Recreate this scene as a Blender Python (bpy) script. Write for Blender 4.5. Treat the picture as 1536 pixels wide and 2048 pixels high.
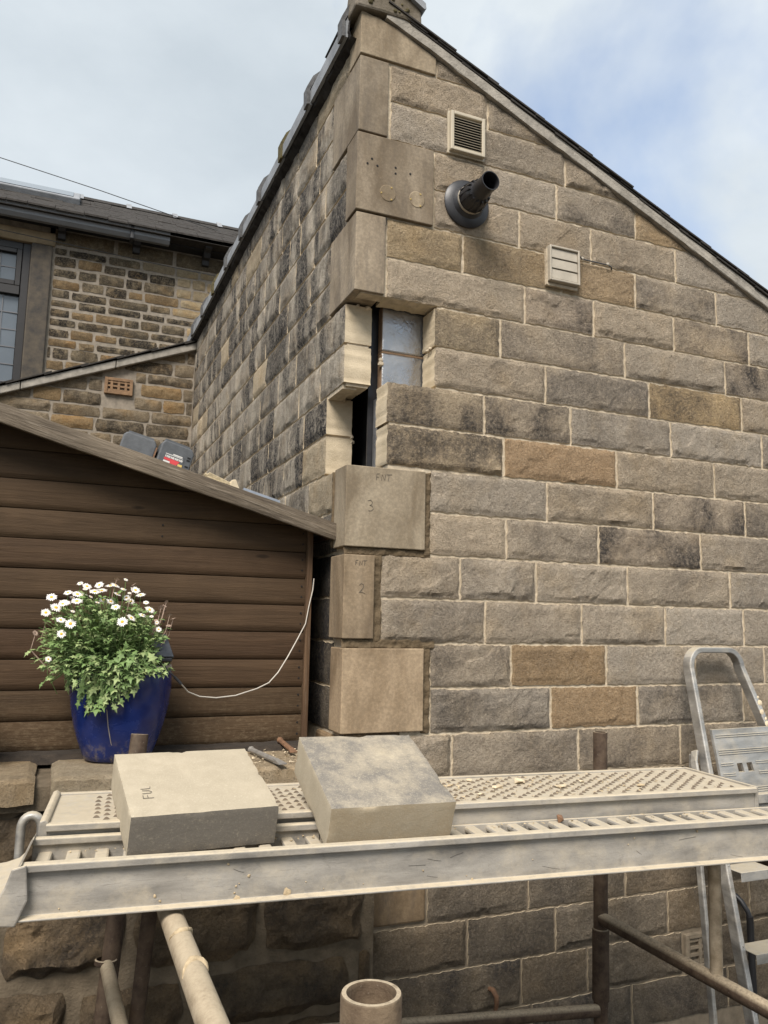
import bpy, bmesh, math, random
import numpy as np
from mathutils import Vector, Matrix, noise

for o in list(bpy.data.objects):
    bpy.data.objects.remove(o)
S = bpy.context.scene
COL = S.collection
rad = math.radians

# ------------------------------------------------------------------ camera
def make_camera():
    yaw, pit, rol = 0.39079459, 0.13609446, 0.01965597
    fw = Vector((math.sin(yaw)*math.cos(pit), math.cos(yaw)*math.cos(pit), math.sin(pit)))
    r0 = Vector((math.cos(yaw), -math.sin(yaw), 0)); u0 = r0.cross(fw)
    r = math.cos(rol)*r0 + math.sin(rol)*u0; u = -math.sin(rol)*r0 + math.cos(rol)*u0
    cd = bpy.data.cameras.new('camera'); co = bpy.data.objects.new('camera', cd); COL.objects.link(co)
    m = Matrix((r, u, -fw)).transposed().to_4x4(); m.translation = (-0.92517, -2.55111, 0.07554)
    co.matrix_world = m
    cd.sensor_fit = 'VERTICAL'; cd.sensor_height = 36; cd.lens = 1588.43/2048*36
    cd.clip_start = .02; cd.clip_end = 4000
    S.camera = co
make_camera()

# ------------------------------------------------------------------ sky and sun
SUN_EL, SUN_AZ = 49, 218          # azimuth measured from +Y clockwise: light comes from front-left
def make_world():
    w = bpy.data.worlds.new('World'); S.world = w; w.use_nodes = True
    nt = w.node_tree; N = nt.nodes; L = nt.links; N.clear()
    out = N.new('ShaderNodeOutputWorld'); bg = N.new('ShaderNodeBackground'); L.new(bg.outputs[0], out.inputs[0])
    sky = N.new('ShaderNodeTexSky'); sky.sky_type = 'NISHITA'; sky.sun_disc = False
    sky.sun_elevation = rad(SUN_EL); sky.sun_rotation = rad(SUN_AZ); sky.altitude = 200; sky.dust_density = 1.0
    tc = N.new('ShaderNodeTexCoord')
    mp = N.new('ShaderNodeMapping'); mp.inputs['Scale'].default_value = (1, 1, 1.9); mp.inputs['Location'].default_value = (1.35, .7, .2)
    L.new(tc.outputs['Generated'], mp.inputs[0])
    n1 = N.new('ShaderNodeTexNoise'); n1.inputs['Scale'].default_value = 1.7; n1.inputs['Detail'].default_value = 8; n1.inputs['Roughness'].default_value = .56
    L.new(mp.outputs[0], n1.inputs['Vector'])
    r1 = N.new('ShaderNodeValToRGB')
    r1.color_ramp.elements[0].position = .34; r1.color_ramp.elements[0].color = (6.3, 7.05, 7.7, 1)
    r1.color_ramp.elements[1].position = .64; r1.color_ramp.elements[1].color = (8.5, 9.2, 9.7, 1)
    L.new(n1.outputs[0], r1.inputs[0])
    n2 = N.new('ShaderNodeTexNoise'); n2.inputs['Scale'].default_value = 1.7; n2.inputs['Detail'].default_value = 7; n2.inputs['Distortion'].default_value = .25
    mp2 = N.new('ShaderNodeMapping'); mp2.inputs['Location'].default_value = (1.85, 5.5, 3.19)
    L.new(tc.outputs['Generated'], mp2.inputs[0]); L.new(mp2.outputs[0], n2.inputs['Vector'])
    r2 = N.new('ShaderNodeValToRGB'); r2.color_ramp.elements[0].position = .53; r2.color_ramp.elements[1].position = .68
    L.new(n2.outputs[0], r2.inputs[0])
    gain = N.new('ShaderNodeMix'); gain.data_type = 'RGBA'; gain.blend_type = 'MULTIPLY'; gain.inputs[0].default_value = 1
    gain.inputs[7].default_value = (2.2, 2.4, 2.6, 1); L.new(sky.outputs[0], gain.inputs[6])
    mx = N.new('ShaderNodeMix'); mx.data_type = 'RGBA'
    L.new(r2.outputs[0], mx.inputs[0]); L.new(r1.outputs[0], mx.inputs[6]); L.new(gain.outputs[2], mx.inputs[7])
    L.new(mx.outputs[2], bg.inputs[0]); bg.inputs[1].default_value = 0.05
make_world()
def make_sun():
    ld = bpy.data.lights.new('sun', 'SUN'); ld.energy = 3.0; ld.angle = rad(28); ld.color = (1, .93, .85)
    lo = bpy.data.objects.new('sun', ld); COL.objects.link(lo)
    a = rad(SUN_AZ); e = rad(SUN_EL)
    d = Vector((math.sin(a)*math.cos(e), math.cos(a)*math.cos(e), math.sin(e)))
    lo.rotation_euler = d.to_track_quat('Z', 'Y').to_euler(); lo.location = (-6, -8, 10)
make_sun()
S.view_settings.view_transform = 'Standard'; S.view_settings.look = 'None'
S.view_settings.exposure = 0.95; S.view_settings.gamma = 1
S.view_settings.use_curve_mapping = False
S.cycles.max_bounces = 6

# ------------------------------------------------------------------ material helpers
class NT:
    def __init__(s, name):
        s.m = bpy.data.materials.new(name); s.m.use_nodes = True
        s.t = s.m.node_tree; s.N = s.t.nodes; s.L = s.t.links
        s.b = s.N['Principled BSDF']
        s.geo = None
    def n(s, typ, **kw):
        x = s.N.new(typ)
        for k, v in kw.items():
            setattr(x, k, v)
        return x
    def pos(s, scale=(1, 1, 1), rot=(0, 0, 0), obj=False, loc=(0, 0, 0)):
        mp = s.n('ShaderNodeMapping'); mp.inputs['Scale'].default_value = scale; mp.inputs['Rotation'].default_value = rot; mp.inputs['Location'].default_value = loc
        if obj:
            tc = s.n('ShaderNodeTexCoord'); s.L.new(tc.outputs['Object'], mp.inputs[0])
        else:
            if not s.geo: s.geo = s.n('ShaderNodeNewGeometry')
            s.L.new(s.geo.outputs['Position'], mp.inputs[0])
        return mp.outputs[0]
    def noise(s, vec, scale, detail=4, rough=.55, dist=0):
        x = s.n('ShaderNodeTexNoise'); x.inputs['Scale'].default_value = scale; x.inputs['Detail'].default_value = detail
        x.inputs['Roughness'].default_value = rough; x.inputs['Distortion'].default_value = dist
        s.L.new(vec, x.inputs['Vector']); return x.outputs[0]
    def vor(s, vec, scale, feature='F1'):
        x = s.n('ShaderNodeTexVoronoi', feature=feature); x.inputs['Scale'].default_value = scale
        s.L.new(vec, x.inputs['Vector']); return x.outputs['Distance']
    def ramp(s, fac, stops):
        x = s.n('ShaderNodeValToRGB'); e = x.color_ramp.elements
        while len(e) < len(stops): e.new(.5)
        for el, (p, c) in zip(e, stops):
            el.position = p; el.color = c if len(c) == 4 else (*c, 1)
        s.L.new(fac, x.inputs[0]); return x.outputs[0]
    def f(s, fac, a, b):
        return s.ramp(fac, [(a, (0, 0, 0)), (b, (1, 1, 1))])
    def mix(s, fac, a, b, mode='MIX'):
        x = s.n('ShaderNodeMix', data_type='RGBA', blend_type=mode)
        for i, v in ((0, fac), (6, a), (7, b)):
            if hasattr(v, 'node'): s.L.new(v, x.inputs[i])
            elif i == 0: x.inputs[0].default_value = v
            else: x.inputs[i].default_value = v if len(v) == 4 else (*v, 1)
        return x.outputs[2]
    def math(s, op, a, b=0.0):
        x = s.n('ShaderNodeMath', operation=op)
        for i, v in ((0, a), (1, b)):
            if hasattr(v, 'node'): s.L.new(v, x.inputs[i])
            else: x.inputs[i].default_value = v
        return x.outputs[0]
    def col(s, v):
        if hasattr(v, 'node'): s.L.new(v, s.b.inputs['Base Color'])
        else: s.b.inputs['Base Color'].default_value = (*v, 1)
    def bump(s, h, strength=.5, dist=.01, prev=None):
        x = s.n('ShaderNodeBump'); x.inputs['Strength'].default_value = strength; x.inputs['Distance'].default_value = dist
        s.L.new(h, x.inputs['Height'])
        if prev: s.L.new(prev, x.inputs['Normal'])
        s.L.new(x.outputs[0], s.b.inputs['Normal']); return x.outputs[0]
    def rough(s, v):
        if hasattr(v, 'node'): s.L.new(v, s.b.inputs['Roughness'])
        else: s.b.inputs['Roughness'].default_value = v
    def metal(s, v): s.b.inputs['Metallic'].default_value = v
    def upness(s, a=.4, b=.9):
        if not s.geo: s.geo = s.n('ShaderNodeNewGeometry')
        sp = s.n('ShaderNodeSeparateXYZ'); s.L.new(s.geo.outputs['Normal'], sp.inputs[0])
        return s.f(sp.outputs[2], a, b)

def stone_mat(name, c1, c2, soot=(.045, .038, .035), streak=1.0, soot_scale=4.5, grain=210, bump=1.0, warm=(.36, .25, .13), lo=.42, hi=.66):
    t = NT(name); oi = t.n('ShaderNodeObjectInfo')
    p = t.pos(); ps = t.pos(scale=(1, 1, streak))
    med = t.noise(p, 34, 6, .7); fine = t.noise(p, 130, 5, .8)
    base = t.mix(t.f(med, .3, .7), c1, c2)
    pw = t.noise(t.pos(loc=(7, 3, 1)), 6, 4)
    base = t.mix(t.math('MULTIPLY', t.f(pw, .5, .72), .45), base, warm)
    base = t.mix(1.0, base, oi.outputs['Color'], 'MULTIPLY')
    # grit: lighter grains and dark pits
    base = t.mix(t.math('MULTIPLY', t.f(fine, .5, .72), .38), base, tuple(min(1, x*1.3) for x in c2))
    base = t.mix(t.math('MULTIPLY', t.ramp(fine, [(.33, (1, 1, 1)), (.48, (0, 0, 0))]), .55), base, tuple(x*.34 for x in c1))
    s1 = t.noise(ps, soot_scale, 7, .66, .3)
    m = t.math('MULTIPLY', t.f(s1, lo, hi), oi.outputs['Alpha'])
    s2 = t.noise(p, 75, 5, .8)
    m = t.math('MULTIPLY', m, t.f(s2, .22, .56))
    base = t.mix(m, base, soot)
    t.col(base); t.rough(.92); t.b.inputs['Specular IOR Level'].default_value = .22
    g = t.noise(p, grain, 3, .75)
    n = t.bump(t.noise(p, 75, 8, .75, .2), 1.0*bump, .03)
    t.bump(g, bump, .006, n)
    return t.m

def plain_mat(name, c, rough=.6, metal=0, var=.25, scale=30, bump=.15, bscale=120, spec=.5, c2=None):
    t = NT(name); p = t.pos()
    nz = t.noise(p, scale, 5, .6)
    t.col(t.mix(t.f(nz, .25, .75), tuple(x*(1-var) for x in c), c2 or tuple(min(1, x*(1+var)) for x in c)))
    t.rough(rough); t.metal(metal); t.b.inputs['Specular IOR Level'].default_value = spec
    if bump: t.bump(t.noise(p, bscale, 4, .6), bump, .004)
    return t.m

M = {}
M['wall'] = stone_mat('front_stone', (.42, .345, .256), (.525, .443, .342), streak=.8, lo=.385, hi=.60, soot=(.07, .061, .054), bump=.95, soot_scale=4.5, warm=(.47, .35, .21))
M['left'] = stone_mat('left_stone', (.43, .375, .297), (.59, .53, .44), lo=.365, hi=.54, soot=(.03, .028, .028), streak=.3, soot_scale=6.5, bump=.8)
M['rubble'] = stone_mat('rubble_stone', (.28, .225, .15), (.42, .355, .26), streak=.9, lo=.33, hi=.52, soot=(.022, .019, .017), soot_scale=14, bump=.9, warm=(.45, .27, .09))
M['capstone'] = stone_mat('cap_stone', (.27, .22, .155), (.38, .32, .24), streak=1, soot=(.05, .042, .035), soot_scale=9)
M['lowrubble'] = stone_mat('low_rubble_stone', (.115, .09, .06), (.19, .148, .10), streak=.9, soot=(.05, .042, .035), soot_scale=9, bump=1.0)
M['cut'] = plain_mat('cut_stone', (.46, .38, .26), .9, var=.14, scale=14, bump=.5, bscale=160, spec=.2, c2=(.55, .465, .335))
def quoin_mat():
    t = NT('dressed_quoin'); oi = t.n('ShaderNodeObjectInfo'); p = t.pos()
    a = t.noise(t.pos(scale=(1, 1, .45)), 6, 6, .6, .6)
    c = t.mix(t.f(a, .36, .62), (.19, .15, .104), (.37, .312, .235))
    c = t.mix(t.math('MULTIPLY', t.f(t.noise(p, 260, 3, .7), .6, .74), .35), c, (.5, .44, .34))
    c = t.mix(t.math('MULTIPLY', t.ramp(t.noise(p, 90, 4, .7), [(.42, (1, 1, 1)), (.62, (0, 0, 0))]), .3), c, (.10, .085, .065))
    c = t.mix(1.0, c, oi.outputs['Color'], 'MULTIPLY')
    st = t.noise(t.pos(scale=(2.2, 2.2, .5)), 9, 7, .72)
    c = t.mix(t.math('MULTIPLY', t.f(st, .48, .7), oi.outputs['Alpha']), c, (.055, .05, .048))
    t.col(c); t.rough(.88); t.b.inputs['Specular IOR Level'].default_value = .25
    n = t.bump(t.noise(p, 40, 5, .6), .25, .006); t.bump(t.noise(p, 420, 3, .7), .35, .002, n)
    return t.m
M['quoin'] = quoin_mat()
M['mortar'] = plain_mat('sand_mortar', (.45, .38, .28), .95, var=.32, scale=30, bump=1.0, bscale=95, spec=.15)
M['mortar_grey'] = plain_mat('grey_mortar', (.25, .215, .17), .95, var=.3, scale=25, bump=.6, bscale=160, spec=.15)
M['mortar_low'] = plain_mat('dirty_mortar', (.22, .18, .13), .95, var=.3, scale=25, bump=.5, bscale=200, spec=.15)
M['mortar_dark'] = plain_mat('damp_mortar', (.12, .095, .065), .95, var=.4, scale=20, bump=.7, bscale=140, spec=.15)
M['mortar_new'] = plain_mat('fresh_mortar', (.115, .084, .05), .9, var=.35, scale=35, bump=.8, bscale=150, spec=.2)
M['verge'] = plain_mat('verge_cement', (.29, .265, .225), .95, var=.35, scale=22, bump=.7, bscale=120, spec=.15)
M['bedding'] = plain_mat('sooty_bedding', (.045, .042, .04), .95, var=.6, scale=18, bump=.8, bscale=80, spec=.15)
M['slate'] = plain_mat('roof_slate', (.042, .038, .034), .9, var=.45, scale=25, bump=.5, bscale=70, spec=.15)
M['ridge'] = plain_mat('ridge_tile', (.22, .23, .24), .7, var=.3, scale=12, bump=.3, bscale=90)
M['ridge_dark'] = plain_mat('dark_ridge_tile', (.085, .085, .085), .85, var=.5, scale=30, bump=.5, bscale=90)
M['moss'] = plain_mat('moss_crust', (.10, .085, .045), 1, var=.6, scale=60, bump=1, bscale=90, spec=.1)
M['apex'] = plain_mat('mossy_cement', (.30, .26, .21), .95, var=.3, scale=14, bump=.7, bscale=110, spec=.1, c2=(.09, .075, .05))
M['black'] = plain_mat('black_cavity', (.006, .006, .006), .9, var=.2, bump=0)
M['plastic_black'] = plain_mat('black_flue_plastic', (.018, .018, .02), .42, var=.3, bump=.05)
M['plastic_cream'] = plain_mat('cream_plastic', (.44, .385, .29), .55, var=.08, scale=9, bump=.05)
M['plastic_white'] = plain_mat('worn_white_plastic', (.36, .32, .255), .6, var=.16, scale=20, bump=.2)
def bitumen_mat():
    t = NT('bitumen_block'); p = t.pos()
    n = t.noise(p, 12, 5, .6)
    t.col(t.mix(t.f(n, .35, .7), (.33, .325, .32), (.44, .435, .43)))
    t.rough(t.ramp(n, [(.3, (.2,)*3), (.7, (.42,)*3)])); t.metal(.8); t.bump(t.noise(p, 20, 5, .65, .3), .45, .010)
    return t.m
M['bitumen'] = bitumen_mat()
M['innerblock'] = plain_mat('inner_block_edge', (.22, .14, .08), .9, var=.3, scale=30, bump=.4)
M['terracotta'] = plain_mat('terracotta', (.21, .125, .065), .85, var=.3, scale=20, bump=.4)
M['gutter'] = plain_mat('grey_gutter', (.20, .205, .21), .45, var=.12, scale=8, bump=.03)
M['black_iron'] = plain_mat('black_paint', (.02, .02, .021), .5, var=.2, bump=.1)
M['frame'] = plain_mat('dark_brown_frame', (.014, .012, .011), .45, var=.25, bump=.08)
M['jamb'] = plain_mat('sooty_jamb', (.05, .046, .043), .9, var=.35, scale=14, bump=.5, c2=(.10, .08, .055))
M['lintel'] = plain_mat('lintel_stone', (.22, .165, .095), .9, var=.3, scale=8, bump=.5, c2=(.33, .25, .15))
M['lead'] = plain_mat('lead_came', (.12, .12, .125), .5, var=.1, bump=0)
def glass_mat():
    t = NT('window_glass'); p = t.pos()
    t.col(t.mix(t.noise(p, 3, 2), (.07, .085, .10), (.13, .15, .17))); t.rough(.06)
    t.b.inputs['Specular IOR Level'].default_value = .9; t.bump(t.noise(p, 5, 2), .12, .02)
    return t.m
M['glass'] = glass_mat()
def wood_mat(name, c1, c2, grain_axis='x', wear=(.30, .26, .2), wearamt=.35, bs=.35, splash=False):
    t = NT(name); oi = t.n('ShaderNodeObjectInfo')
    sc = {'x': (1.4, 22, 22), 'z': (22, 22, 1.4)}[grain_axis]
    loc = t.n('ShaderNodeMapping'); tc = t.n('ShaderNodeTexCoord'); t.L.new(tc.outputs['Object'], loc.inputs[0]); loc.inputs['Scale'].default_value = sc
    cmb = t.n('ShaderNodeVectorMath', operation='ADD'); t.L.new(loc.outputs[0], cmb.inputs[0])
    rv = t.n('ShaderNodeVectorMath', operation='SCALE'); rv.inputs[0].default_value = (31, 17, 9); t.L.new(oi.outputs['Random'], rv.inputs['Scale']); t.L.new(rv.outputs[0], cmb.inputs[1])
    v = cmb.outputs[0]
    g = t.noise(v, 1.6, 8, .68, 1.2); g2 = t.noise(v, 6, 5, .7, .5)
    c = t.mix(t.f(g, .3, .7), c1, c2)
    c = t.mix(t.math('MULTIPLY', t.f(g2, .56, .7), wearamt), c, wear)
    c = t.mix(t.math('MULTIPLY', t.f(t.noise(t.pos(), 5, 3), .5, .7), .3), c, tuple(x*1.5 for x in c2))
    kn = t.n('ShaderNodeTexVoronoi'); kn.inputs['Scale'].default_value = 1.0
    km = t.n('ShaderNodeMapping'); km.inputs['Scale'].default_value = (3.4, 1, 11) if grain_axis == 'x' else (11, 1, 3.4); t.L.new(cmb.outputs[0], km.inputs[0])
    kd = t.n('ShaderNodeVectorMath', operation='ADD'); t.L.new(tc.outputs['Object'], kd.inputs[0]); t.L.new(rv.outputs[0], kd.inputs[1]); t.L.new(kd.outputs[0], km.inputs[0]); t.L.new(km.outputs[0], kn.inputs['Vector'])
    c = t.mix(t.math('MULTIPLY', t.ramp(kn.outputs['Distance'], [(.05, (1, 1, 1)), (.10, (0, 0, 0))]), .75), c, tuple(x*.35 for x in c1))
    if splash:
        sz = t.n('ShaderNodeSeparateXYZ'); t.L.new(t.pos(), sz.inputs[0])
        zz = t.math('ADD', sz.outputs[2], .4)
        c = t.mix(t.math('MULTIPLY', t.ramp(zz, [(.05, (1, 1, 1)), (.26, (0, 0, 0))]), t.f(t.noise(t.pos(scale=(1, 1, 2)), 60, 5, .75), .48, .66)), c, (.12, .085, .052))
    t.col(t.mix(1.0, c, oi.outputs['Color'], 'MULTIPLY')); t.rough(.75); t.b.inputs['Specular IOR Level'].default_value = .2
    n = t.bump(g, bs, .008); t.bump(g2, bs, .005, n)
    return t.m
M['shed'] = wood_mat('stained_cladding', (.042, .0255, .0135), (.071, .0445, .0245), wear=(.115, .073, .04), wearamt=.3, splash=True)
M['trim'] = wood_mat('stained_trim', (.06, .035, .02), (.13, .08, .045), 'z', wearamt=.2)
M['barge'] = wood_mat('weathered_bargeboard', (.06, .046, .033), (.20, .162, .118), wear=(.32, .27, .21), wearamt=.6, bs=.7)
M['felt'] = plain_mat('roof_felt', (.06, .06, .055), .95, var=.3, bump=.6)
def pot_mat():
    t = NT('cobalt_glaze'); p = t.pos(obj=True)
    n = t.noise(p, 14, 6, .6, .4); ch = t.noise(p, 55, 6, .7)
    c = t.mix(t.f(n, .3, .75), (.005, .013, .08), (.013, .030, .145))
    sx = t.n('ShaderNodeSeparateXYZ'); t.L.new(t.pos(obj=True), sx.inputs[0])
    low = t.ramp(sx.outputs[2], [(.0, (1, 1, 1)), (.075, (0, 0, 0))])
    c = t.mix(t.math('MULTIPLY', low, t.f(ch, .5, .62)), c, (.16, .13, .10))
    c = t.mix(t.f(t.noise(p, 34, 3, .5), .80, .82), c, (.34, .29, .22))
    t.col(c); t.rough(t.ramp(n, [(.3, (.16,)*3), (.7, (.32,)*3)])); t.bump(n, .12, .01)
    return t.m
M['pot'] = pot_mat()
M['rimworn'] = plain_mat('worn_rim', (.36, .31, .25), .7, var=.3, bump=.3)
M['soil'] = plain_mat('compost', (.03, .022, .015), 1, var=.5, bump=1)
M['leaf'] = plain_mat('daisy_leaf', (.13, .20, .065), .6, var=.45, scale=45, bump=0, spec=.3)
M['leaf2'] = plain_mat('daisy_leaf_pale', (.25, .31, .13), .6, var=.35, scale=45, bump=0, spec=.3)
M['petal'] = plain_mat('white_petal', (.68, .645, .60), .7, var=.06, bump=0, spec=.2)
M['disc'] = plain_mat('yellow_disc', (.62, .36, .03), .8, var=.3, scale=300, bump=0)
M['deadflower'] = plain_mat('dry_petal', (.36, .26, .20), .9, var=.35, scale=80, bump=0)
def alu_mat(name, c=(.40, .385, .36), dust=(.62, .545, .415), side=.25, metal=.45):
    t = NT(name); p = t.pos()
    n = t.noise(t.pos(scale=(.5, .5, 2.2)), 9, 6, .62, .3); s = t.noise(t.pos(scale=(1.5, 1.5, 30)), 7, 4, .7, 2)
    c0 = t.mix(t.f(n, .3, .72), tuple(x*.55 for x in c), tuple(x*1.25 for x in c))
    c0 = t.mix(t.math('MULTIPLY', t.f(s, .6, .68), .55), c0, tuple(x*.4 for x in c))
    c0 = t.mix(t.math('MULTIPLY', t.f(t.noise(t.pos(loc=(3, 1, 2)), 24, 7, .75, 1.0), .56, .68), .45), c0, tuple(x*.5 for x in c))
    d = t.math('MAXIMUM', t.upness(.35, .8), t.math('MULTIPLY', t.f(t.noise(p, 13, 6, .7), .46, .68), side))
    d = t.math('MULTIPLY', d, t.ramp(t.noise(p, 45, 5, .7), [(.25, (.35,)*3), (.5, (1,)*3)]))
    t.col(t.mix(d, c0, t.mix(t.noise(p, 40, 4), tuple(x*.72 for x in dust), dust)))
    mm = t.math('MULTIPLY', t.math('SUBTRACT', 1.0, d), metal); t.L.new(mm, t.b.inputs['Metallic'])
    t.rough(t.ramp(d, [(0, (.48,)*3), (1, (.95,)*3)])); t.b.inputs['Specular IOR Level'].default_value = .3
    t.bump(t.noise(p, 190, 5, .7), .25, .003)
    return t.m
M['alu'] = alu_mat('dusty_aluminium', (.34, .315, .275), (.52, .445, .325), side=.5, metal=.25)
M['deck'] = alu_mat('dusty_deck', (.44, .41, .36), (.47, .405, .30), side=.95, metal=.25)
M['ladder'] = alu_mat('ladder_aluminium', (.44, .425, .395), (.42, .37, .28), .45, .8)
M['hole'] = plain_mat('dark_slot', (.13, .10, .07), 1, var=.3, bump=0)
def rust_mat(name, c1, c2, dusty):
    t = NT(name); p = t.pos()
    c = t.mix(t.f(t.noise(p, 26, 6, .65), .35, .65), c1, c2)
    c = t.mix(t.math('MULTIPLY', t.f(t.noise(p, 150, 3, .7), .66, .74), .5), c, (.30, .26, .2))
    d = t.math('MULTIPLY', t.upness(.3, .8), t.ramp(t.noise(p, 120, 4, .7), [(.3, (.45,)*3), (.6, (1,)*3)]))
    t.col(t.mix(t.math('MULTIPLY', d, dusty), c, (.42, .345, .24))); t.rough(.8); t.b.inputs['Specular IOR Level'].default_value = .3
    t.bump(t.noise(p, 130, 5, .7), .5, .004); return t.m
M['tube'] = rust_mat('rusty_tube', (.035, .021, .013), (.085, .058, .037), .85)
M['tube_post'] = rust_mat('rusted_post', (.065, .042, .025), (.165, .12, .075), .9)
M['tube_pale'] = rust_mat('dusty_tube', (.20, .155, .10), (.35, .285, .20), .8)
def sawn_mat(name, lo, dark, amt, spk=1.0):
    t = NT(name); p = t.pos()
    c = t.mix(t.f(t.noise(p, 22, 5, .6), .3, .7), (.34, .292, .212), (.41, .354, .263))
    st = t.noise(t.pos(loc=(.3, .1, .2)), 5, 8, .72, .1)
    gr = t.noise(p, 90, 5, .8)
    c = t.mix(t.math('MULTIPLY', t.math('MULTIPLY', t.f(st, lo, lo+.2), t.f(gr, .12, .45)), amt), c, dark)
    c = t.mix(t.math('MULTIPLY', t.f(t.noise(p, 240, 4, .75), .53, .66), .35*spk), c, (.52, .46, .35))
    c = t.mix(t.math('MULTIPLY', t.f(t.noise(p, 70, 5, .75), .64, .7), .5*spk), c, (.54, .48, .37))
    t.col(c); t.rough(.93); t.b.inputs['Specular IOR Level'].default_value = .2
    n = t.bump(t.noise(p, 60, 5, .6), .15, .005); t.bump(t.noise(p, 260, 4, .75), .4, .002, n); return t.m
M['sawn_pale'] = sawn_mat('sawn_stone_pale', .42, (.33, .285, .21), .5)
M['sawn_grey'] = sawn_mat('sawn_stone_grey', .36, (.125, .118, .11), .85)
M['sawn_stain'] = sawn_mat('sawn_stone_stained', .14, (.135, .122, .105), .9, .3)
M['sawn_tan'] = sawn_mat('sawn_stone_tan', .33, (.36, .285, .185), .7)
M['pencil'] = plain_mat('pencil_line', (.075, .066, .055), .9, var=.1, bump=0)
M['steel'] = plain_mat('chisel_steel', (.32, .30, .27), .5, metal=.5, var=.3, scale=40, bump=.3)
M['rust'] = plain_mat('rust_steel', (.16, .085, .045), .8, var=.4, scale=60, bump=.5)
M['chip'] = plain_mat('stone_chip', (.55, .46, .32), .95, var=.25, scale=30, bump=.4, spec=.15)
M['dirt'] = plain_mat('grit', (.42, .33, .21), 1, var=.4, scale=60, bump=.6, spec=.1)
M['battery'] = plain_mat('battery_case', (.075, .08, .085), .6, var=.25, scale=40, bump=.2)
M['label_white'] = plain_mat('label_white', (.62, .60, .56), .7, var=.1, bump=0)
M['label_red'] = plain_mat('label_red', (.55, .05, .055), .7, var=.1, bump=0)
M['label_yellow'] = plain_mat('label_yellow', (.6, .42, .12), .7, var=.1, bump=0)
M['bristle'] = plain_mat('bristle', (.50, .41, .26), .9, var=.3, scale=120, bump=.3)
M['cord'] = plain_mat('pale_cord', (.48, .44, .38), .6, var=.15, bump=0)
M['wire'] = plain_mat('overhead_wire', (.06, .06, .06), .7, var=.1, bump=0)
M['bluetube'] = plain_mat('blue_grey_tube', (.16, .18, .21), .5, var=.2, bump=.1)
M['panel'] = plain_mat('solar_panel', (.05, .055, .065), .3, var=.3, scale=60, bump=.05)
M['ground'] = plain_mat('yard_paving', (.075, .064, .05), .95, var=.4, scale=4, bump=.5, spec=.2)
M['brass'] = plain_mat('brass_screw', (.45, .32, .12), .45, metal=.6, var=.1, bump=0)

# ------------------------------------------------------------------ mesh helpers
def tag(o, label=None, cat=None, group=None, kind=None):
    if label: o['label'] = label
    if cat: o['category'] = cat
    if group: o['group'] = group
    if kind: o['kind'] = kind
    return o
def empty(name, loc, label=None, cat=None, group=None, kind=None):
    o = bpy.data.objects.new(name, None); o.location = loc; o.empty_display_size = .1; COL.objects.link(o)
    return tag(o, label, cat, group, kind)
def ploc(p):
    v = Vector((0, 0, 0))
    while p is not None:
        v += Vector(p.location); p = p.parent
    return v
def link(name, me, parent=None, loc=(0, 0, 0), color=None):
    o = bpy.data.objects.new(name, me); COL.objects.link(o); o.parent = parent; o.location = loc
    if color: o.color = color
    return o
def mesh(name, V, F, mat, parent=None, loc=None, smooth=False, color=None, matidx=None):
    """V in world space. loc = world location of this object's origin (defaults to the parent's)."""
    pl = ploc(parent)
    org = Vector(loc) if loc is not None else pl
    me = bpy.data.meshes.new(name)
    V = np.asarray(V, float) - np.array(org)
    me.from_pydata(V.tolist(), [], F)
    for m in (mat if isinstance(mat, (list, tuple)) else [mat]): me.materials.append(M[m])
    if matidx is not None: me.polygons.foreach_set('material_index', matidx)
    if smooth: me.polygons.foreach_set('use_smooth', [True]*len(F))
    me.update()
    return link(name, me, parent, org - pl, color)
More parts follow.
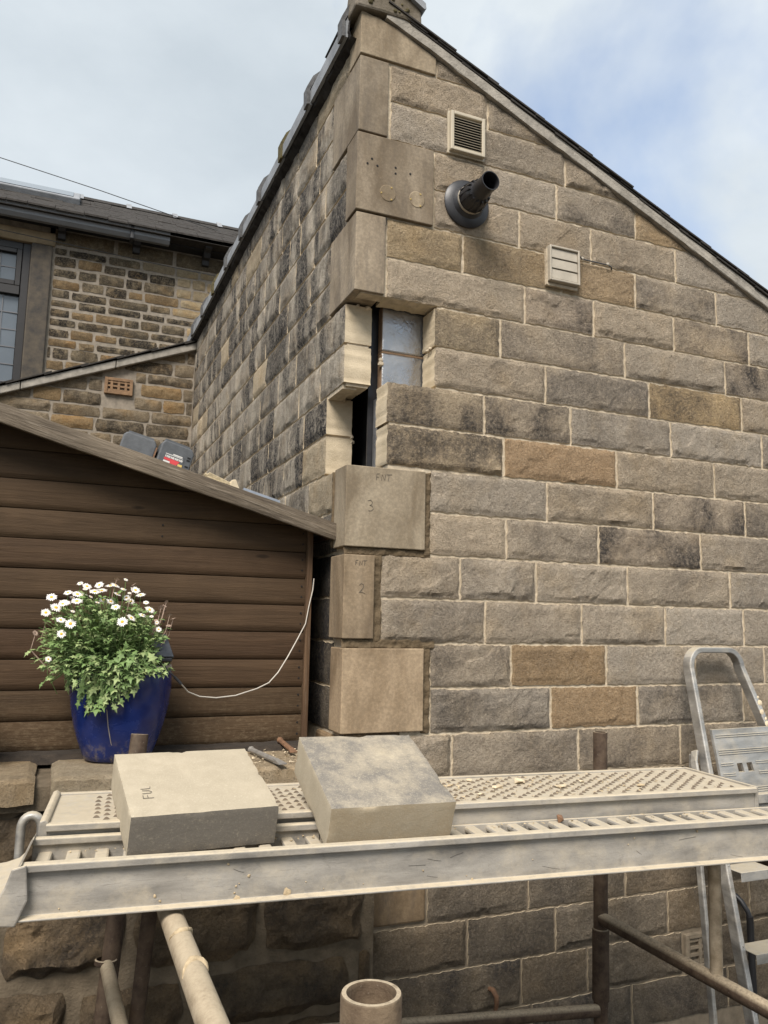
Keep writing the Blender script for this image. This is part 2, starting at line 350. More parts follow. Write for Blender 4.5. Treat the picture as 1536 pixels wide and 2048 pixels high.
class MB:
    def __init__(s): s.V = []; s.F = []; s.I = []; s.mi = 0
    def add(s, V, F, mi=None):
        b = len(s.V); s.V += [tuple(v) for v in V]; s.F += [tuple(i+b for i in f) for f in F]
        s.I += [s.mi if mi is None else mi]*len(F); return s
    def box(s, a, b, T=None, mi=None, bev=0):
        (x0, y0, z0), (x1, y1, z1) = a, b
        V = [(x0, y0, z0), (x1, y0, z0), (x1, y1, z0), (x0, y1, z0), (x0, y0, z1), (x1, y0, z1), (x1, y1, z1), (x0, y1, z1)]
        F = [(0, 3, 2, 1), (4, 5, 6, 7), (0, 1, 5, 4), (1, 2, 6, 5), (2, 3, 7, 6), (3, 0, 4, 7)]
        if T: V = [T(v) for v in V]
        return s.add(V, F, mi)
    def prism(s, poly, axis_a, axis_b, T=None, mi=None, caps=True):
        """poly: list of 2D points; extruded between two 3D mapping functions axis_a(p), axis_b(p)"""
        n = len(poly); V = [axis_a(p) for p in poly] + [axis_b(p) for p in poly]
        F = [(i, (i+1) % n, n+(i+1) % n, n+i) for i in range(n)]
        if caps: F += [tuple(range(n-1, -1, -1)), tuple(range(n, 2*n))]
        if T: V = [T(v) for v in V]
        return s.add(V, F, mi)
    def tube(s, pts, r, n=12, caps=True, mi=None, wob=0, sd=0):
        P = [Vector(p) for p in pts]; R = r if isinstance(r, (list, tuple)) else [r]*len(P)
        V = []; up = None
        for i, p in enumerate(P):
            d = (P[min(i+1, len(P)-1)] - P[max(i-1, 0)]).normalized()
            if up is None: up = d.orthogonal().normalized()
            up = (up - d*up.dot(d)).normalized(); w = d.cross(up)
            for k in range(n):
                a = 2*math.pi*k/n; rr = R[i]*(1 + (wob*noise.noise(Vector((i*.7+sd, math.cos(a), math.sin(a)))) if wob else 0))
                V.append(p + up*math.cos(a)*rr + w*math.sin(a)*rr)
        F = [(i*n+k, i*n+(k+1) % n, (i+1)*n+(k+1) % n, (i+1)*n+k) for i in range(len(P)-1) for k in range(n)]
        if caps: F += [tuple(range(n-1, -1, -1)), tuple(range((len(P)-1)*n, len(P)*n))]
        return s.add(V, F, mi)
    def lathe(s, prof, c, axis=Vector((0, 0, 1)), n=32, mi=None, caps=False):
        ax = Vector(axis).normalized(); a = ax.orthogonal().normalized(); b = ax.cross(a); c = Vector(c); V = []
        for r, h in prof:
            for k in range(n):
                t = 2*math.pi*k/n; V.append(c + ax*h + a*math.cos(t)*r + b*math.sin(t)*r)
        F = [(i*n+k, i*n+(k+1) % n, (i+1)*n+(k+1) % n, (i+1)*n+k) for i in range(len(prof)-1) for k in range(n)]
        if caps: F += [tuple(range(n-1, -1, -1)), tuple(range((len(prof)-1)*n, len(prof)*n))]
        return s.add(V, F, mi)
    def build(s, name, mat, parent=None, loc=None, smooth=False, color=None):
        return mesh(name, s.V, s.F, mat, parent, loc, smooth, color, s.I if isinstance(mat, (list, tuple)) else None)
def bevel(o, w, seg=2):
    m = o.modifiers.new('bevel', 'BEVEL'); m.width = w; m.segments = seg; m.limit_method = 'ANGLE'; m.angle_limit = rad(40)
    return o
def sm(o, ang=35):
    me = o.data; me.polygons.foreach_set('use_smooth', [True]*len(me.polygons)); me.set_sharp_from_angle(angle=rad(ang)); return o
rnd = random.Random(11)
def sstep(x, a, b):
    t = min(1, max(0, (x-a)/(b-a))); return t*t*(3-2*t)

def rock(name, o, u, v, n, w, h, depth, amp, parent, mats, color, seed, cell=.009, clip=None, jit=.003, rampw=.016, loc=None, round_c=0.0, noback=False):
    """rock-faced block: face spans o + s*u + t*v, bulges along n, body goes back -n*depth"""
    o = Vector(o); u = Vector(u); v = Vector(v); n = Vector(n)
    nx = max(5, int(w/cell)); ny = max(4, int(h/cell)); sv = Vector((seed*3.17, seed*1.31, seed*.77))
    V = []; F = []
    tilt = Vector((noise.noise(sv), noise.noise(sv+Vector((9, 9, 9))), 0))
    for j in range(ny+1):
        for i in range(nx+1):
            s, t = w*i/nx, h*j/ny
            e = min(s, w-s, t, h-t)
            q = Vector((s, t, 0)) + sv
            if round_c:
                # rounded outline for rubble
                cs, ct = (s-w/2)/(w/2), (t-h/2)/(h/2)
                k = max(abs(cs), abs(ct)); l = math.hypot(cs, ct) or 1
                sh = 1 - round_c*(l-k)*sstep(k, .3, 1)/max(l, .01)
                jn = (.35+round_c)*.11*noise.noise(q*16)*k*min(w, h)
                s2, t2 = w/2 + cs*w/2*sh + jn, h/2 + ct*h/2*sh + (.35+round_c)*.16*noise.noise(q*16+Vector((5, 5, 5)))*k*min(w, h)
            else:
                s2, t2 = s, t
                if e < 1e-6 and jit:
                    jv = noise.noise(q*38)*jit*1.5 + noise.noise(q*120)*jit
                    if i in (0, nx): s2 += jv
                    if j in (0, ny): t2 += jv
            rr = sstep(e, 0, rampw*(.7+.8*(noise.noise(q*21)+.5)))
            rr *= sstep(min(s, w-s) + min(t, h-t), .0, .030*max(.2, .6+noise.noise(q*8)))
            # chipped facets
            dist, pts = noise.voronoi(q*11)
            pv = pts[0]; gx = noise.noise(pv*3.3+Vector((1, 2, 3))); gy = noise.noise(pv*3.3+Vector((7, 5, 1)))
            fac = (gx*(q.x*11-pv.x) + gy*(q.y*11-pv.y))
            big = noise.noise(q*4.5)*.9 + tilt.x*(s/w-.5) + tilt.y*(t/h-.5)
            mid = noise.fractal(q*18, 1.0, 2.0, 4)
            d = amp*rr*(.75 + .55*big + .9*fac + .30*mid) + .0012*noise.noise(q*95)*rr
            led = .016 + .016*noise.noise(Vector((q.x*9, seed, 1))) + .006*noise.noise(Vector((q.x*40, seed, 3)))
            if t < led and not round_c: d *= 1 - sstep(noise.noise(Vector((q.x*5, seed*2, 7)))+.15, 0, .25)*(.6 - .25*noise.noise(q*30))
            V.append(o + u*s2 + v*t2 + n*max(d, -.003))
    idx = lambda i, j: j*(nx+1)+i
    for j in range(ny):
        for i in range(nx):
            F.append((idx(i, j), idx(i+1, j), idx(i+1, j+1), idx(i, j+1)))
    nf = len(F)
    ring = [idx(i, 0) for i in range(nx)] + [idx(nx, j) for j in range(ny)] + [idx(i, ny) for i in range(nx, 0, -1)] + [idx(0, j) for j in range(ny, 0, -1)]
    b = len(V)
    for r in ring: V.append(V[r] - n*depth)
    m = len(ring)
    for k in range(m): F.append((ring[(k+1) % m], ring[k], b+k, b+(k+1) % m))
    if clip is not None or True:
        pass
    mi = [0]*nf + [1]*m
    ob = mesh(name, [tuple(p) for p in V], F, mats, parent, loc, False, color, mi)
    if clip is not None:
        bm = bmesh.new(); bm.from_mesh(ob.data)
        org = Vector(clip[0]) - ploc(parent); nn = Vector(clip[1])
        bmesh.ops.bisect_plane(bm, geom=bm.verts[:]+bm.edges[:]+bm.faces[:], plane_co=org, plane_no=nn, clear_outer=True)
        if len(bm.faces) == 0:
            bm.free(); bpy.data.objects.remove(ob); return None
        bm.to_mesh(ob.data); bm.free()
    # smooth shading on the rough face keeps the fine bump readable
    sm(ob, 38)
    return ob

# ================================================================== SETTING
g = MB(); g.box((-400, -400, -1.7), (400, 400, -1.5))
tag(g.build('ground', 'ground', None, (0, 0, -1.5)), kind='structure')

H = .155
B = empty('stone_outbuilding', (0, 0, -1.5), 'lean-to outbuilding of coursed sandstone blocks with its corner stones cut out', 'building')
J = .0052            # half joint
ROOF_Z, ROOF_S = 2.44, -.432
VERGE = lambda x: ROOF_Z + ROOF_S*x - .060
CLIPN = Vector((-ROOF_S, 0, 1)).normalized(); CLIPO = (0, 0, VERGE(0) - .004)
rows = {14: [.31], 13: [.116, .538], 12: [.119, .444, .904], 11: [.303, .529, .859, 1.259], 10: [.304, .682, 1.026, 1.471, 1.903],
        9: [.113, .43, .881, 1.25, 1.694], 8: [.116, .706, 1.035, 1.451, 1.879], 7: [.311, .595, 1.187, 1.733], 6: [.312, .8, 1.309, 1.82],
        5: [.124, .525, .915, 1.417, 1.93], 4: [.127, .61, 1.135, 1.647], 3: [.300, .802, 1.315, 1.815], 2: [.302, .62, 1.04, 1.559],
        1: [.116, .428, .75, 1.177, 1.713], 0: [.119, .531, .954, 1.36, 1.78], -1: [.308, .64, 1.066, 1.509, 1.888], -2: [.31, .81, 1.213, 1.761],
        -3: [.20, .399, .931, 1.42, 1.93], -4: [.115, .57, 1.08, 1.55], -5: [.31, .75, 1.2, 1.7], -6: [.307, .708, 1.135, 1.66], -7: [.11, .464, .821, 1.333, 1.75],
        -8: [.11, .678, .957, 1.401, 1.56, 1.95], -9: [.31, .72, 1.154, 1.62]}
tint = {  # (row, index): colour multiplier + soot
    (4, 1): (.92, .75, .57, .05), (-1, 1): (.84, .69, .50, .3), (-2, 1): (.88, .72, .53, .1), (9, 0): (1.02, .92, .72, .35), (9, 1): (.92, .82, .64, .5),
    (9, 2): (1.04, .90, .70, .35), (6, 2): (1.15, 1.0, .72, .75), (3, 2): (.98, .95, .92, 1), (2, 2): (.98, .95, .92, 1.0), (7, 0): (.98, .92, .78, .9), (7, 3): (.9, .88, .86, 1),
    (8, 3): (1, .96, .9, .95), (8, 1): (1, .97, .95, .8), (5, 0): (1, .95, .85, .95), (5, 1): (1, .97, .92, .95), (4, 0): (1.05, .98, .84, .85), (11, 3): (1.05, .92, .72, .3)}
for k in sorted(rows):
    js = rows[k] + [2.35, 2.75]
    z0, z1 = k*H + J, (k+1)*H - J
    for i in range(len(js)-1):
        x0, x1 = js[i]+J, js[i+1]-J
        if k == 14 and i > 0: continue
        if i == len(js)-2 and js[i] > 2.3: continue
        if z0 > VERGE(x0) - .01: continue
        if k == -8 and i == 3: continue       # air brick sits here
        if k >= 10 and k < 99 and x0 > 2.25: continue
        if k == 14: x1 = .5
        col = tint.get((k, i))
        if not col:
            v = rnd.uniform(.88, 1.08); wr = rnd.uniform(-.03, .04)
            col = (v*(1+wr), v, v*(1-wr*1.6), rnd.choice([.2, .3, .4, .5, .65]))
        if k <= -4: col = (col[0]*.56, col[1]*.535, col[2]*.49, min(1, col[3]+.3))  # courses below the boards darkened: platform shade put into the tint, plus extra soot
        depth = .105 if 4 <= k <= 9 and i == 0 else .06
        rock('stone_block', (x0, 0, z0), (1, 0, 0), (0, 0, 1), (0, -1, 0), x1-x0, z1-z0, depth, .0075*rnd.uniform(.5, 1.7), B, ['wall', 'cut'], col, k*7.3+i*1.9+3,
             .0085 if k > -9 else .014, (CLIPO, CLIPN) if VERGE(x1) < z1 + .01 else None)

# mortar behind the blocks (the opening stays free)
mb = MB()
mb.box((.30, .004, 6*H), (2.7, .055, 8*H)) if False else None
def bk(x0, x1, z0, z1): mb.box((x0, .004, z0), (x1, .058, z1))
bk(.02, 2.6, -3*H-.0, 4*H-.012); bk(.139, 2.6, 4*H-.012, 6*H-.012); bk(.326, 2.6, 6*H-.012, 8*H+.004)
# upper part follows the verge
zt = 8*H+.004
mb.prism([(.02, zt), ((VERGE(0)-zt)/-ROOF_S, zt), (.02, VERGE(.02))], lambda p: (p[0], .004, p[1]), lambda p: (p[0], .058, p[1]))
mb.build('mortar_bed', 'mortar', B)
MB().box((.02, .004, -1.5), (2.6, .058, -3*H-.0005)).build('mortar_bed', 'mortar_low', B)

# left wall --------------------------------------------------------------
YL = 3.71
start = {14: .12, 13: .30, 12: .30, 11: .107, 10: .107, 9: .283, 8: .283, 7: .107, 6: .106, 5: .295, 4: .29, 3: .128, 2: .128, 1: .14, 0: .14, -1: .128, -2: .128}
r2 = random.Random(5)
for k in range(-2, 15):
    y = start[k]; i = 0
    while y < YL - .02:
        L = r2.choice([.18, .24, .3, .36, .42, .28]) if k > 2 else .45
        y1 = y + L
        if YL - y1 < .15: y1 = YL
        z0, z1 = k*H+J, min((k+1)*H-J, 2.266)
        v = r2.uniform(.82, 1.12); a = r2.choice([.5, .75, .9, 1, 1, 1]); warm = r2.random() < .08
        col = (v*1.05, v*.96, v*.8, .25) if warm else (v, v*.985, v*.96, a)
        if k < 2: col = (.30, .27, .23, 1)  # low stones beside the shed: dirt plus the gap's shade painted into the colour
        if k < 3 or (k == 3 and i > 2): c = .03
        else: c = .011 if y < 1.2 else .017
        d = .105 if 4 <= k <= 7 and i == 0 else .06
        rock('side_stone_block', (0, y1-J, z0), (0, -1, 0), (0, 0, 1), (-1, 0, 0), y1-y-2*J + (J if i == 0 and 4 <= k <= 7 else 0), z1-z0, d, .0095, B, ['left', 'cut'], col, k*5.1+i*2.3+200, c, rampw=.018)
        y = y1; i += 1
mb = MB()
def bl(y0, y1, z0, z1): mb.box((.004, y0, z0), (.058, y1, z1))
bl(.06, YL+.1, -1.5, 4*H-.012); bl(.31, YL+.1, 4*H-.012, 6*H-.012); bl(.125, YL+.1, 6*H-.012, 8*H+.001); bl(.06, YL+.1, 8*H+.010, 2.272); bl(.30, YL+.1, 8*H+.001, 8*H+.010)
mb.build('mortar_bed', 'mortar', B)
# sandy patching of the rebated ends in the opening
mb = MB()
mb.box((.012, .112, 6*H-.004), (.096, .2, 8*H-.002)); mb.box((.012, .302, 4*H), (.1, .4, 6*H))
mb.build('joint_mortar', 'mortar', B)

# inner leaf, seen through the opening ---------------------------------------
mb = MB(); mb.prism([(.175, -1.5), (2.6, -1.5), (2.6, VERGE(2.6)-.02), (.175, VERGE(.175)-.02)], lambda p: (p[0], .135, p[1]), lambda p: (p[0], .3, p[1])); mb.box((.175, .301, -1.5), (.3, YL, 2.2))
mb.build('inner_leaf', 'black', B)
for z0, z1 in ((.90, 1.074), (1.082, 1.262)):
    o = MB().box((.152, .115, z0), (.42, .16, z1)).build('inner_block', ['bitumen', 'innerblock'], B); bevel(o, .006)
    o.data.polygons.foreach_set('material_index', [0, 0, 0, 0, 0, 1])
MB().box((.153, .118, 1.0742), (.41, .16, 1.0818)).build('inner_joint', 'innerblock', B)
MB().box((.120, .165, .55), (.174, .172, 1.3)).build('damp_course', 'plastic_black', B)
MB().box((.14, .116, .60), (.42, .16, .898)).build('inner_block', 'bitumen', B)

# quoins ------------------------------------------------------------------
def quoin(x0, x1, y0, y1, z0, z1, color, mat='quoin', bev=.003, name='quoin', sub=0):
    o = MB().box((x0, y0, z0), (x1, y1, z1)).build(name, mat, B, color=color); bevel(o, bev, 2); return o
P = .008
quoin(0-P, .113-J, -P, .30-J, 12*H+J, 14*H-J, (.8, .78, .75, .4))
quoin(-P*1.6, .303-J, -P*1.6, .107-J, 10*H+J*.4, 12*H-J, (.82, .79, .75, .35))
quoin(0-P, .113-J, -P, .283-J, 8*H+.0075, 10*H-J, (.92, .89, .85, .5))
qz = 14*H+J
t = MB(); xa, xb = -P, .305
t.prism([(xa, qz), (xb, qz), (xb, VERGE(xb)-.002), (.14, VERGE(.14)), (xa, VERGE(.14)+.03)], lambda p: (p[0], -P, p[1]), lambda p: (p[0], .115, p[1]))
bevel(t.build('quoin', 'quoin', B, color=(1.02, .98, .9, .15)), .003)
q3 = quoin(-.022, .280, -.014, .11, 2*H+.016, 4*H-.012, (1.0, .985, .93, .12), bev=.003)
q2 = quoin(-.022, .090, -.014, .130, 0*H+.014, 2*H-.012, (.9, .82, .72, .2), bev=.003)
q1 = quoin(-.020, .281, -.014, .11, -2*H+.012, 0*H-.018, (1.0, .89, .76, .1), bev=.003)
quoin(-.01, .2, -.008, .292, -3*H+.01, -2*H-.008, (1.0, .85, .66, .3), bev=.012)
quoin(-.01, .107, -.006, .292, -4*H+.01, -3*H-.008, (.8, .7, .6, .5), bev=.01)
quoin(0, .303, -.006, .11, -6*H+.01, -4*H-.01, (.72, .62, .5, .6), bev=.008)
# wet pointing round the new quoins: lumpy beads, recessed and smeared
def bead(pts, r, name='fresh_joint', n=9, seed=0):
    P_ = []; R_ = []
    for a, b in zip(pts[:-1], pts[1:]):
        a = Vector(a); b = Vector(b); m = max(2, int((b-a).length/.012))
        for i in range(m):
            p = a.lerp(b, i/m); s = noise.noise(p*60+Vector((seed, 0, 0)))
            P_.append(p + Vector((0, 0, .0025*s))); R_.append(r*(1+.45*s))
    P_.append(Vector(pts[-1])); R_.append(r)
    V = MB().tube(P_, R_, n, wob=.35, sd=seed); return sm(V.build(name, 'mortar_new', B), 60)
bead([(-.02, .118, 4*H-.02), (-.02, .118, 2*H+.02)], .008, seed=6)
def strip(x0, x1, z0, z1, seed, mat='mortar_new'):
    nx, nz = max(3, int((x1-x0)/.005)), max(3, int((z1-z0)/.005)); V = []; F = []
    for j in range(nz+1):
        for i in range(nx+1):
            x, z = x0+(x1-x0)*i/nx, z0+(z1-z0)*j/nz; q = Vector((x*30+seed, 0, z*30))
            ed = (i in (0, nx)) or (j in (0, nz))
            V.append((x + .003*noise.noise(q*1.7)*ed, -.003 - .006*noise.noise(q) - .004*noise.noise(q*2.9) + (.008 if ed else 0), z + .003*noise.noise(q*1.9+Vector((3, 3, 3)))*ed))
    for j in range(nz):
        for i in range(nx): F.append((j*(nx+1)+i, j*(nx+1)+i+1, (j+1)*(nx+1)+i+1, (j+1)*(nx+1)+i))
    return sm(mesh('fresh_joint', V, F, mat, B), 60)
strip(.276, .308, 2*H-.01, 4*H-.012, 1); strip(.086, .124, .0, 2*H-.006, 2); strip(.277, .313, -2*H, -.004, 3)
strip(-.018, .31, 2*H-.014, 2*H+.018, 4); strip(-.018, .33, -.022, .016, 5); strip(.0, .2, -2*H-.01, -2*H+.014, 6)
# lumps of old mortar clinging to the rebated stones
for i, (x, y, z, r) in enumerate(((.104, .30, 5*H+.01, .010), (.106, .302, 5*H-.012, .012), (.102, .305, 5*H-.03, .008), (.09, .11, 8*H-.004, .009), (.05, .108, 8*H-.003, .007), (.03, .292, 6*H-.005, .007), (.07, .294, 6*H-.004, .008), (.311, .05, 7*H, .007), (.311, .03, 7*H+.003, .006), (.148, .118, 1.03, .011), (.15, .118, 1.045, .009))):
    c_ = bmesh.new(); bmesh.ops.create_icosphere(c_, subdivisions=2, radius=r)
    for v in c_.verts: v.co *= 1 + .55*noise.noise(v.co*110 + Vector((i, 0, 0)))
    me = bpy.data.meshes.new('mortar_lump'); c_.to_mesh(me); c_.free(); me.materials.append(M['mortar'])
    link('mortar_lump', me, B, Vector((x, y, z)) - Vector(B.location))
# hairline crack in the narrow joint
MB().tube([(.111, -.004, 10*H-.004), (.112, -.004, 9.82*H), (.107, -.004, 9.74*H), (.107, -.004, 9.45*H), (.103, -.004, 9.4*H), (.103, -.004, 9.05*H), (.112, -.004, 9.03*H)], .0013, 6).build('crack', 'black', B)
# screw plugs and round patches on the wide upper quoin
for i, (x, z) in enumerate(((.111, 1.637), (.229, 1.639))):
    mp = MB().lathe([(.0, .0015), (.030, .0015), (.032, 0), (.036, -.002)], (x, -P*1.6-.0005, z), (0, -1, 0), 28).build('round_patch', 'quoin', B, color=(.94, .9, .82, .1))
    for a in (60, 190, 300):
        MB().lathe([(0, .003), (.0035, .0025), (.004, 0)], (x+.027*math.cos(rad(a)), -P*1.6-.001, z+.027*math.sin(rad(a))), (0, -1, 0), 8).build('screw', 'brass', B)
for x, z in ((.045, 1.757), (.028, 1.735), (.067, 1.735), (.14, 1.745), (.14, 1.722), (.2, 1.735)):
    MB().lathe([(0, .001), (.004, .001), (.0045, 0)], (x, -P*1.6-.0006, z), (0, -1, 0), 8).build('screw_hole', 'black', B)

def scrawl(strokes, o, u, v, n, parent, r=.0008):
    mbx = MB(); o, u, v, n = map(Vector, (o, u, v, n))
    for st in strokes:
        mbx.tube([o + u*a + v*b + n*.0004 for a, b in st], r, 5)
    return mbx.build('pencil_mark', 'pencil', parent)
def FNT(s): return [[(0, 0), (.1*s, 1*s), (.6*s, 1.05*s)], [(.05*s, .5*s), (.4*s, .5*s)], [(.9*s, 0), (1.0*s, .95*s), (1.5*s, .05*s), (1.6*s, 1.0*s)], [(2.1*s, 0), (2.2*s, 1.0*s)], [(1.8*s, 1.0*s), (2.7*s, 1.05*s)]]
def three(s): return [[(0, .95*s), (.3*s, 1.05*s), (.5*s, .85*s), (.4*s, .6*s), (.2*s, .55*s), (.5*s, .45*s), (.6*s, .2*s), (.4*s, 0), (.1*s, .0)]]
def two(s): return [[(0, .8*s), (.2*s, 1.0*s), (.5*s, .9*s), (.45*s, .55*s), (.2*s, .25*s), (.0*s, .05*s), (.3*s, .1*s), (.65*s, -.05*s)]]
scrawl(FNT(.022), (.088, -.0143, .562), (1, 0, 0), (0, 0, 1), (0, -1, 0), q3)
scrawl(three(.036), (.058, -.0143, .452), (1, 0, 0), (0, 0, 1), (0, -1, 0), q3)
scrawl(FNT(.016), (.018, -.0143, .262), (1, 0, 0), (0, 0, 1), (0, -1, 0), q2)
scrawl(two(.032), (.034, -.0143, .168), (1, 0, 0), (0, 0, 1), (0, -1, 0), q2)

# roof of the outbuilding -------------------------------------------------------
def rz(x): return ROOF_Z + ROOF_S*x
ca = 1/math.hypot(1, ROOF_S); sa = ROOF_S*ca
# lime-cement verge band under the slates
mb = MB(); n = 60; pts_b = []
for i in range(n+1):
    x = .09 + (2.75-.09)*i/n
    pts_b.append((x, VERGE(x) + .006*noise.noise(Vector((x*14, 3, 0))) + .005*noise.noise(Vector((x*40, 9, 0)))))
top = [(x, rz(x)-.014) for x, _ in reversed(pts_b)]
poly = pts_b + top
mb.prism(poly, lambda p: (p[0], -.020 - .004*noise.noise(Vector((p[0]*20, 0, p[1]*20))), p[1]), lambda p: (p[0], .06, p[1]))
mb.build('verge_cement', 'verge', B)
# slates at the verge: two overlapping layers, then the roof plane
s0 = .1; i = 0
while s0 < 2.9:
    L = .30 + rnd.uniform(-.02, .02); lift = .0
    def T(v, s0=s0, lift=lift, dy=rnd.uniform(-.006, .006)):
        a, y, h = v
        return ((s0+a)*ca - h*sa*1, y+dy, rz((s0+a)*ca) + h*ca - .012 + .010*(1 - 0) + a*.028)
    mb = MB(); mb.box((0, -.034, 0), (L, .4, .0065), T); mb.build('slate', 'slate', B)
    mb = MB(); mb.box((-.12, -.028, -.008), (L-.13, .4, -.0015), T); mb.build('under_slate', 'slate', B)
    s0 += .232 + rnd.uniform(-.01, .01); i += 1
mb = MB(); mb.prism([(.0, rz(0)-.03), (2.8, rz(2.8)-.03), (2.8, rz(2.8)-.006), (0, rz(0)-.006)], lambda p: (p[0], .05, p[1]), lambda p: (p[0], YL+.6, p[1]))
mb.build('roof_deck', 'slate', B)
# ridge tiles hanging over the left wall
y = .06; i = 0
while y < 3.85:
    L = .44; tip = i*.37
    prof = [(-.052, 2.278), (-.052, 2.338), (-.030, 2.388), (.02, 2.445), (.13, 2.400), (.125, 2.384), (.018, 2.425), (-.018, 2.375), (-.038, 2.332), (-.038, 2.278)]
    dz = rnd.uniform(-.004, .004); rx = rnd.uniform(-.003, .003)
    mb = MB(); mb.prism(prof, lambda p: (p[0]+rx, y, p[1]+dz), lambda p: (p[0]+rx, y+L-.004, p[1]+dz+.006))
    mb.build('ridge_tile', 'ridge', B)
    # collar where tiles lap
    c = [(-.064, 2.268), (-.066, 2.348), (-.040, 2.405), (.02, 2.468), (.14, 2.412), (.13, 2.400), (.02, 2.444), (-.030, 2.385), (-.052, 2.338), (-.050, 2.272)]
    mb = MB(); mb.prism(c, lambda p: (p[0]+rx, y-.004, p[1]+.004), lambda p: (p[0]+rx, y+.045, p[1]+.002))
    mb.build('ridge_collar', 'moss' if i % 4 == 2 else 'ridge_dark', B)
    y += L; i += 1
# sooty bedding under the tiles, ragged lower edge
mb = MB(); n = 150; V = []; F = []
for i in range(n+1):
    yy = .04 + (YL+.1-.04)*i/n
    for j, (x, z) in enumerate(((-.036, 2.335), (-.040, 2.288), (-.030, 2.272), (.0, 2.262), (.03, 2.258))):
        q = Vector((x*30, yy*9, z*30)); q2_ = Vector((x*30, yy*30, z*30))
        V.append((x + .008*noise.noise(q2_), yy, z + (.010*noise.noise(q) + .008*noise.noise(q2_))*(1 if j else 0)))
for i in range(n):
    for j in range(4): F.append((i*5+j, i*5+j+1, (i+1)*5+j+1, (i+1)*5+j))
mb.add(V, F); mb.build('tile_bedding', 'bedding', B)
MB().box((.0, .06, 2.262), (.06, YL, 2.44)).build('wall_head', 'bedding', B)
# mossy cement end of the ridge
mb = MB(); V = []; F = []
pr = [(-.040, 2.345), (.06, 2.350), (.16, 2.352), (.235, 2.345), (.232, 2.40), (.215, 2.45), (.10, 2.50), (.02, 2.53), (-.03, 2.46)]
mb.prism(pr, lambda p: (p[0], -.028, p[1]), lambda p: (p[0], .10, p[1]))
o = mb.build('ridge_end', 'apex', B); bevel(o, .01, 2)
MB().prism([(.10, 2.512), (.24, 2.432), (.243, 2.41), (.235, 2.405), (.09, 2.49)], lambda p: (p[0], -.045, p[1]), lambda p: (p[0], .3, p[1])).build('ridge_slate', 'ridge', B)
for i in range(26):
    x = rnd.uniform(0, .2); z = rnd.uniform(2.37, 2.46); r = rnd.uniform(.004, .011)
    MB().lathe([(0, r*.6), (r*.6, r*.45), (r, 0)], (x, -.029, z), (0, -1, 0), 7).build('moss_tuft', 'moss', B)

# ================================================================== NEIGHBOURING HOUSE
def rubble(parent, x0, x1, z0, z1, y, mats, seed, hmin, hmax, lmin, lmax, amp, clip=None, holes=(), gap=.012, colf=None, cell=.016, rc=.5):
    rr = random.Random(seed); z = z0; out = []
    while z < z1 - .02:
        h = rr.uniform(hmin, hmax); x = x0 - rr.uniform(0, lmin)
        if z + h > z1 - hmin*.6: h = z1 - z
        while x < x1:
            L = rr.uniform(lmin, lmax); a, b = max(x, x0), min(x+L, x1)
            x += L
            if b - a < .04: continue
            zz0, zz1 = z + gap*rr.uniform(.15, 1.0), z + h - gap*rr.uniform(.15, 1.0)
            bad = False
            for hx0, hx1, hz0, hz1 in holes:
                if b > hx0 and a < hx1 and zz1 > hz0 and zz0 < hz1:
                    if a < hx0 - .05: b = hx0
                    elif b > hx1 + .05: a = hx1
                    else: bad = True
            if bad: continue
            col = colf(rr, (a+b)/2, (zz0+zz1)/2)
            ob = rock('rubble_stone', (a+gap*.5, y, zz0), (1, 0, 0), (0, 0, 1), (0, -1, 0), b-a-gap, zz1-zz0, .05, amp, parent, mats, col, seed*3.1+len(out)*1.7, cell, clip, rampw=.03, round_c=rc)
            if ob: out.append(ob)
        z += h
    return out
HO = empty('neighbouring_house', (-.6, 4.7, -1.5), 'rubble stone house with slate roof, grey gutter and leaded window', 'house')
HY = 4.7
def hcol(rr, x, z):
    clean = x > -.15 + .25*math.sin(z*3)
    if clean:
        v = rr.uniform(.95, 1.25); return (v*1.05, v, v*.88, .12) if rr.random() > .12 else (1.1, .88, .6, 0)
    v = rr.uniform(.62, .95)
    return (v, v*.95, v*.85, rr.choice([.9, 1, 1, 1, .7])) if rr.random() > .12 else (.85, .70, .5, .5)
rubble(HO, -1.13, .75, 2.0, 3.30, HY, ['rubble', 'rubble'], 21, .082, .105, .13, .36, .010, None, (), .022, hcol, .012, .16)
for a, b in ((-1.13, -.62), (-.6, -.1), (-.08, .75)):
    rock('rubble_stone', (a, HY, 3.31), (1, 0, 0), (0, 0, 1), (0, -1, 0), b-a-.015, .13, .05, .012, HO, ['rubble', 'rubble'], (.62, .58, .5, .5), a*3+50, .02)
MB().box((-1.17, HY+.004, -1.5), (.85, HY+.3, 3.46)).build('mortar_bed', 'mortar_grey', HO)
MB().box((-3.2, HY+.004, 3.40), (-1.13, HY+.3, 3.46)).build('mortar_bed', 'mortar_grey', HO)
bevel(MB().box((-1.31, HY-.035, 1.5), (-1.14, HY+.14, 3.275)).build('window_jamb', 'jamb', HO), .01)
bevel(MB().box((-3.2, HY-.02, 3.28), (-1.12, HY+.2, 3.40)).build('window_lintel', 'lintel', HO), .012)
bevel(MB().box((-3.2, HY-.06, 1.36), (-1.10, HY+.2, 1.5)).build('window_sill', 'lintel', HO), .01)
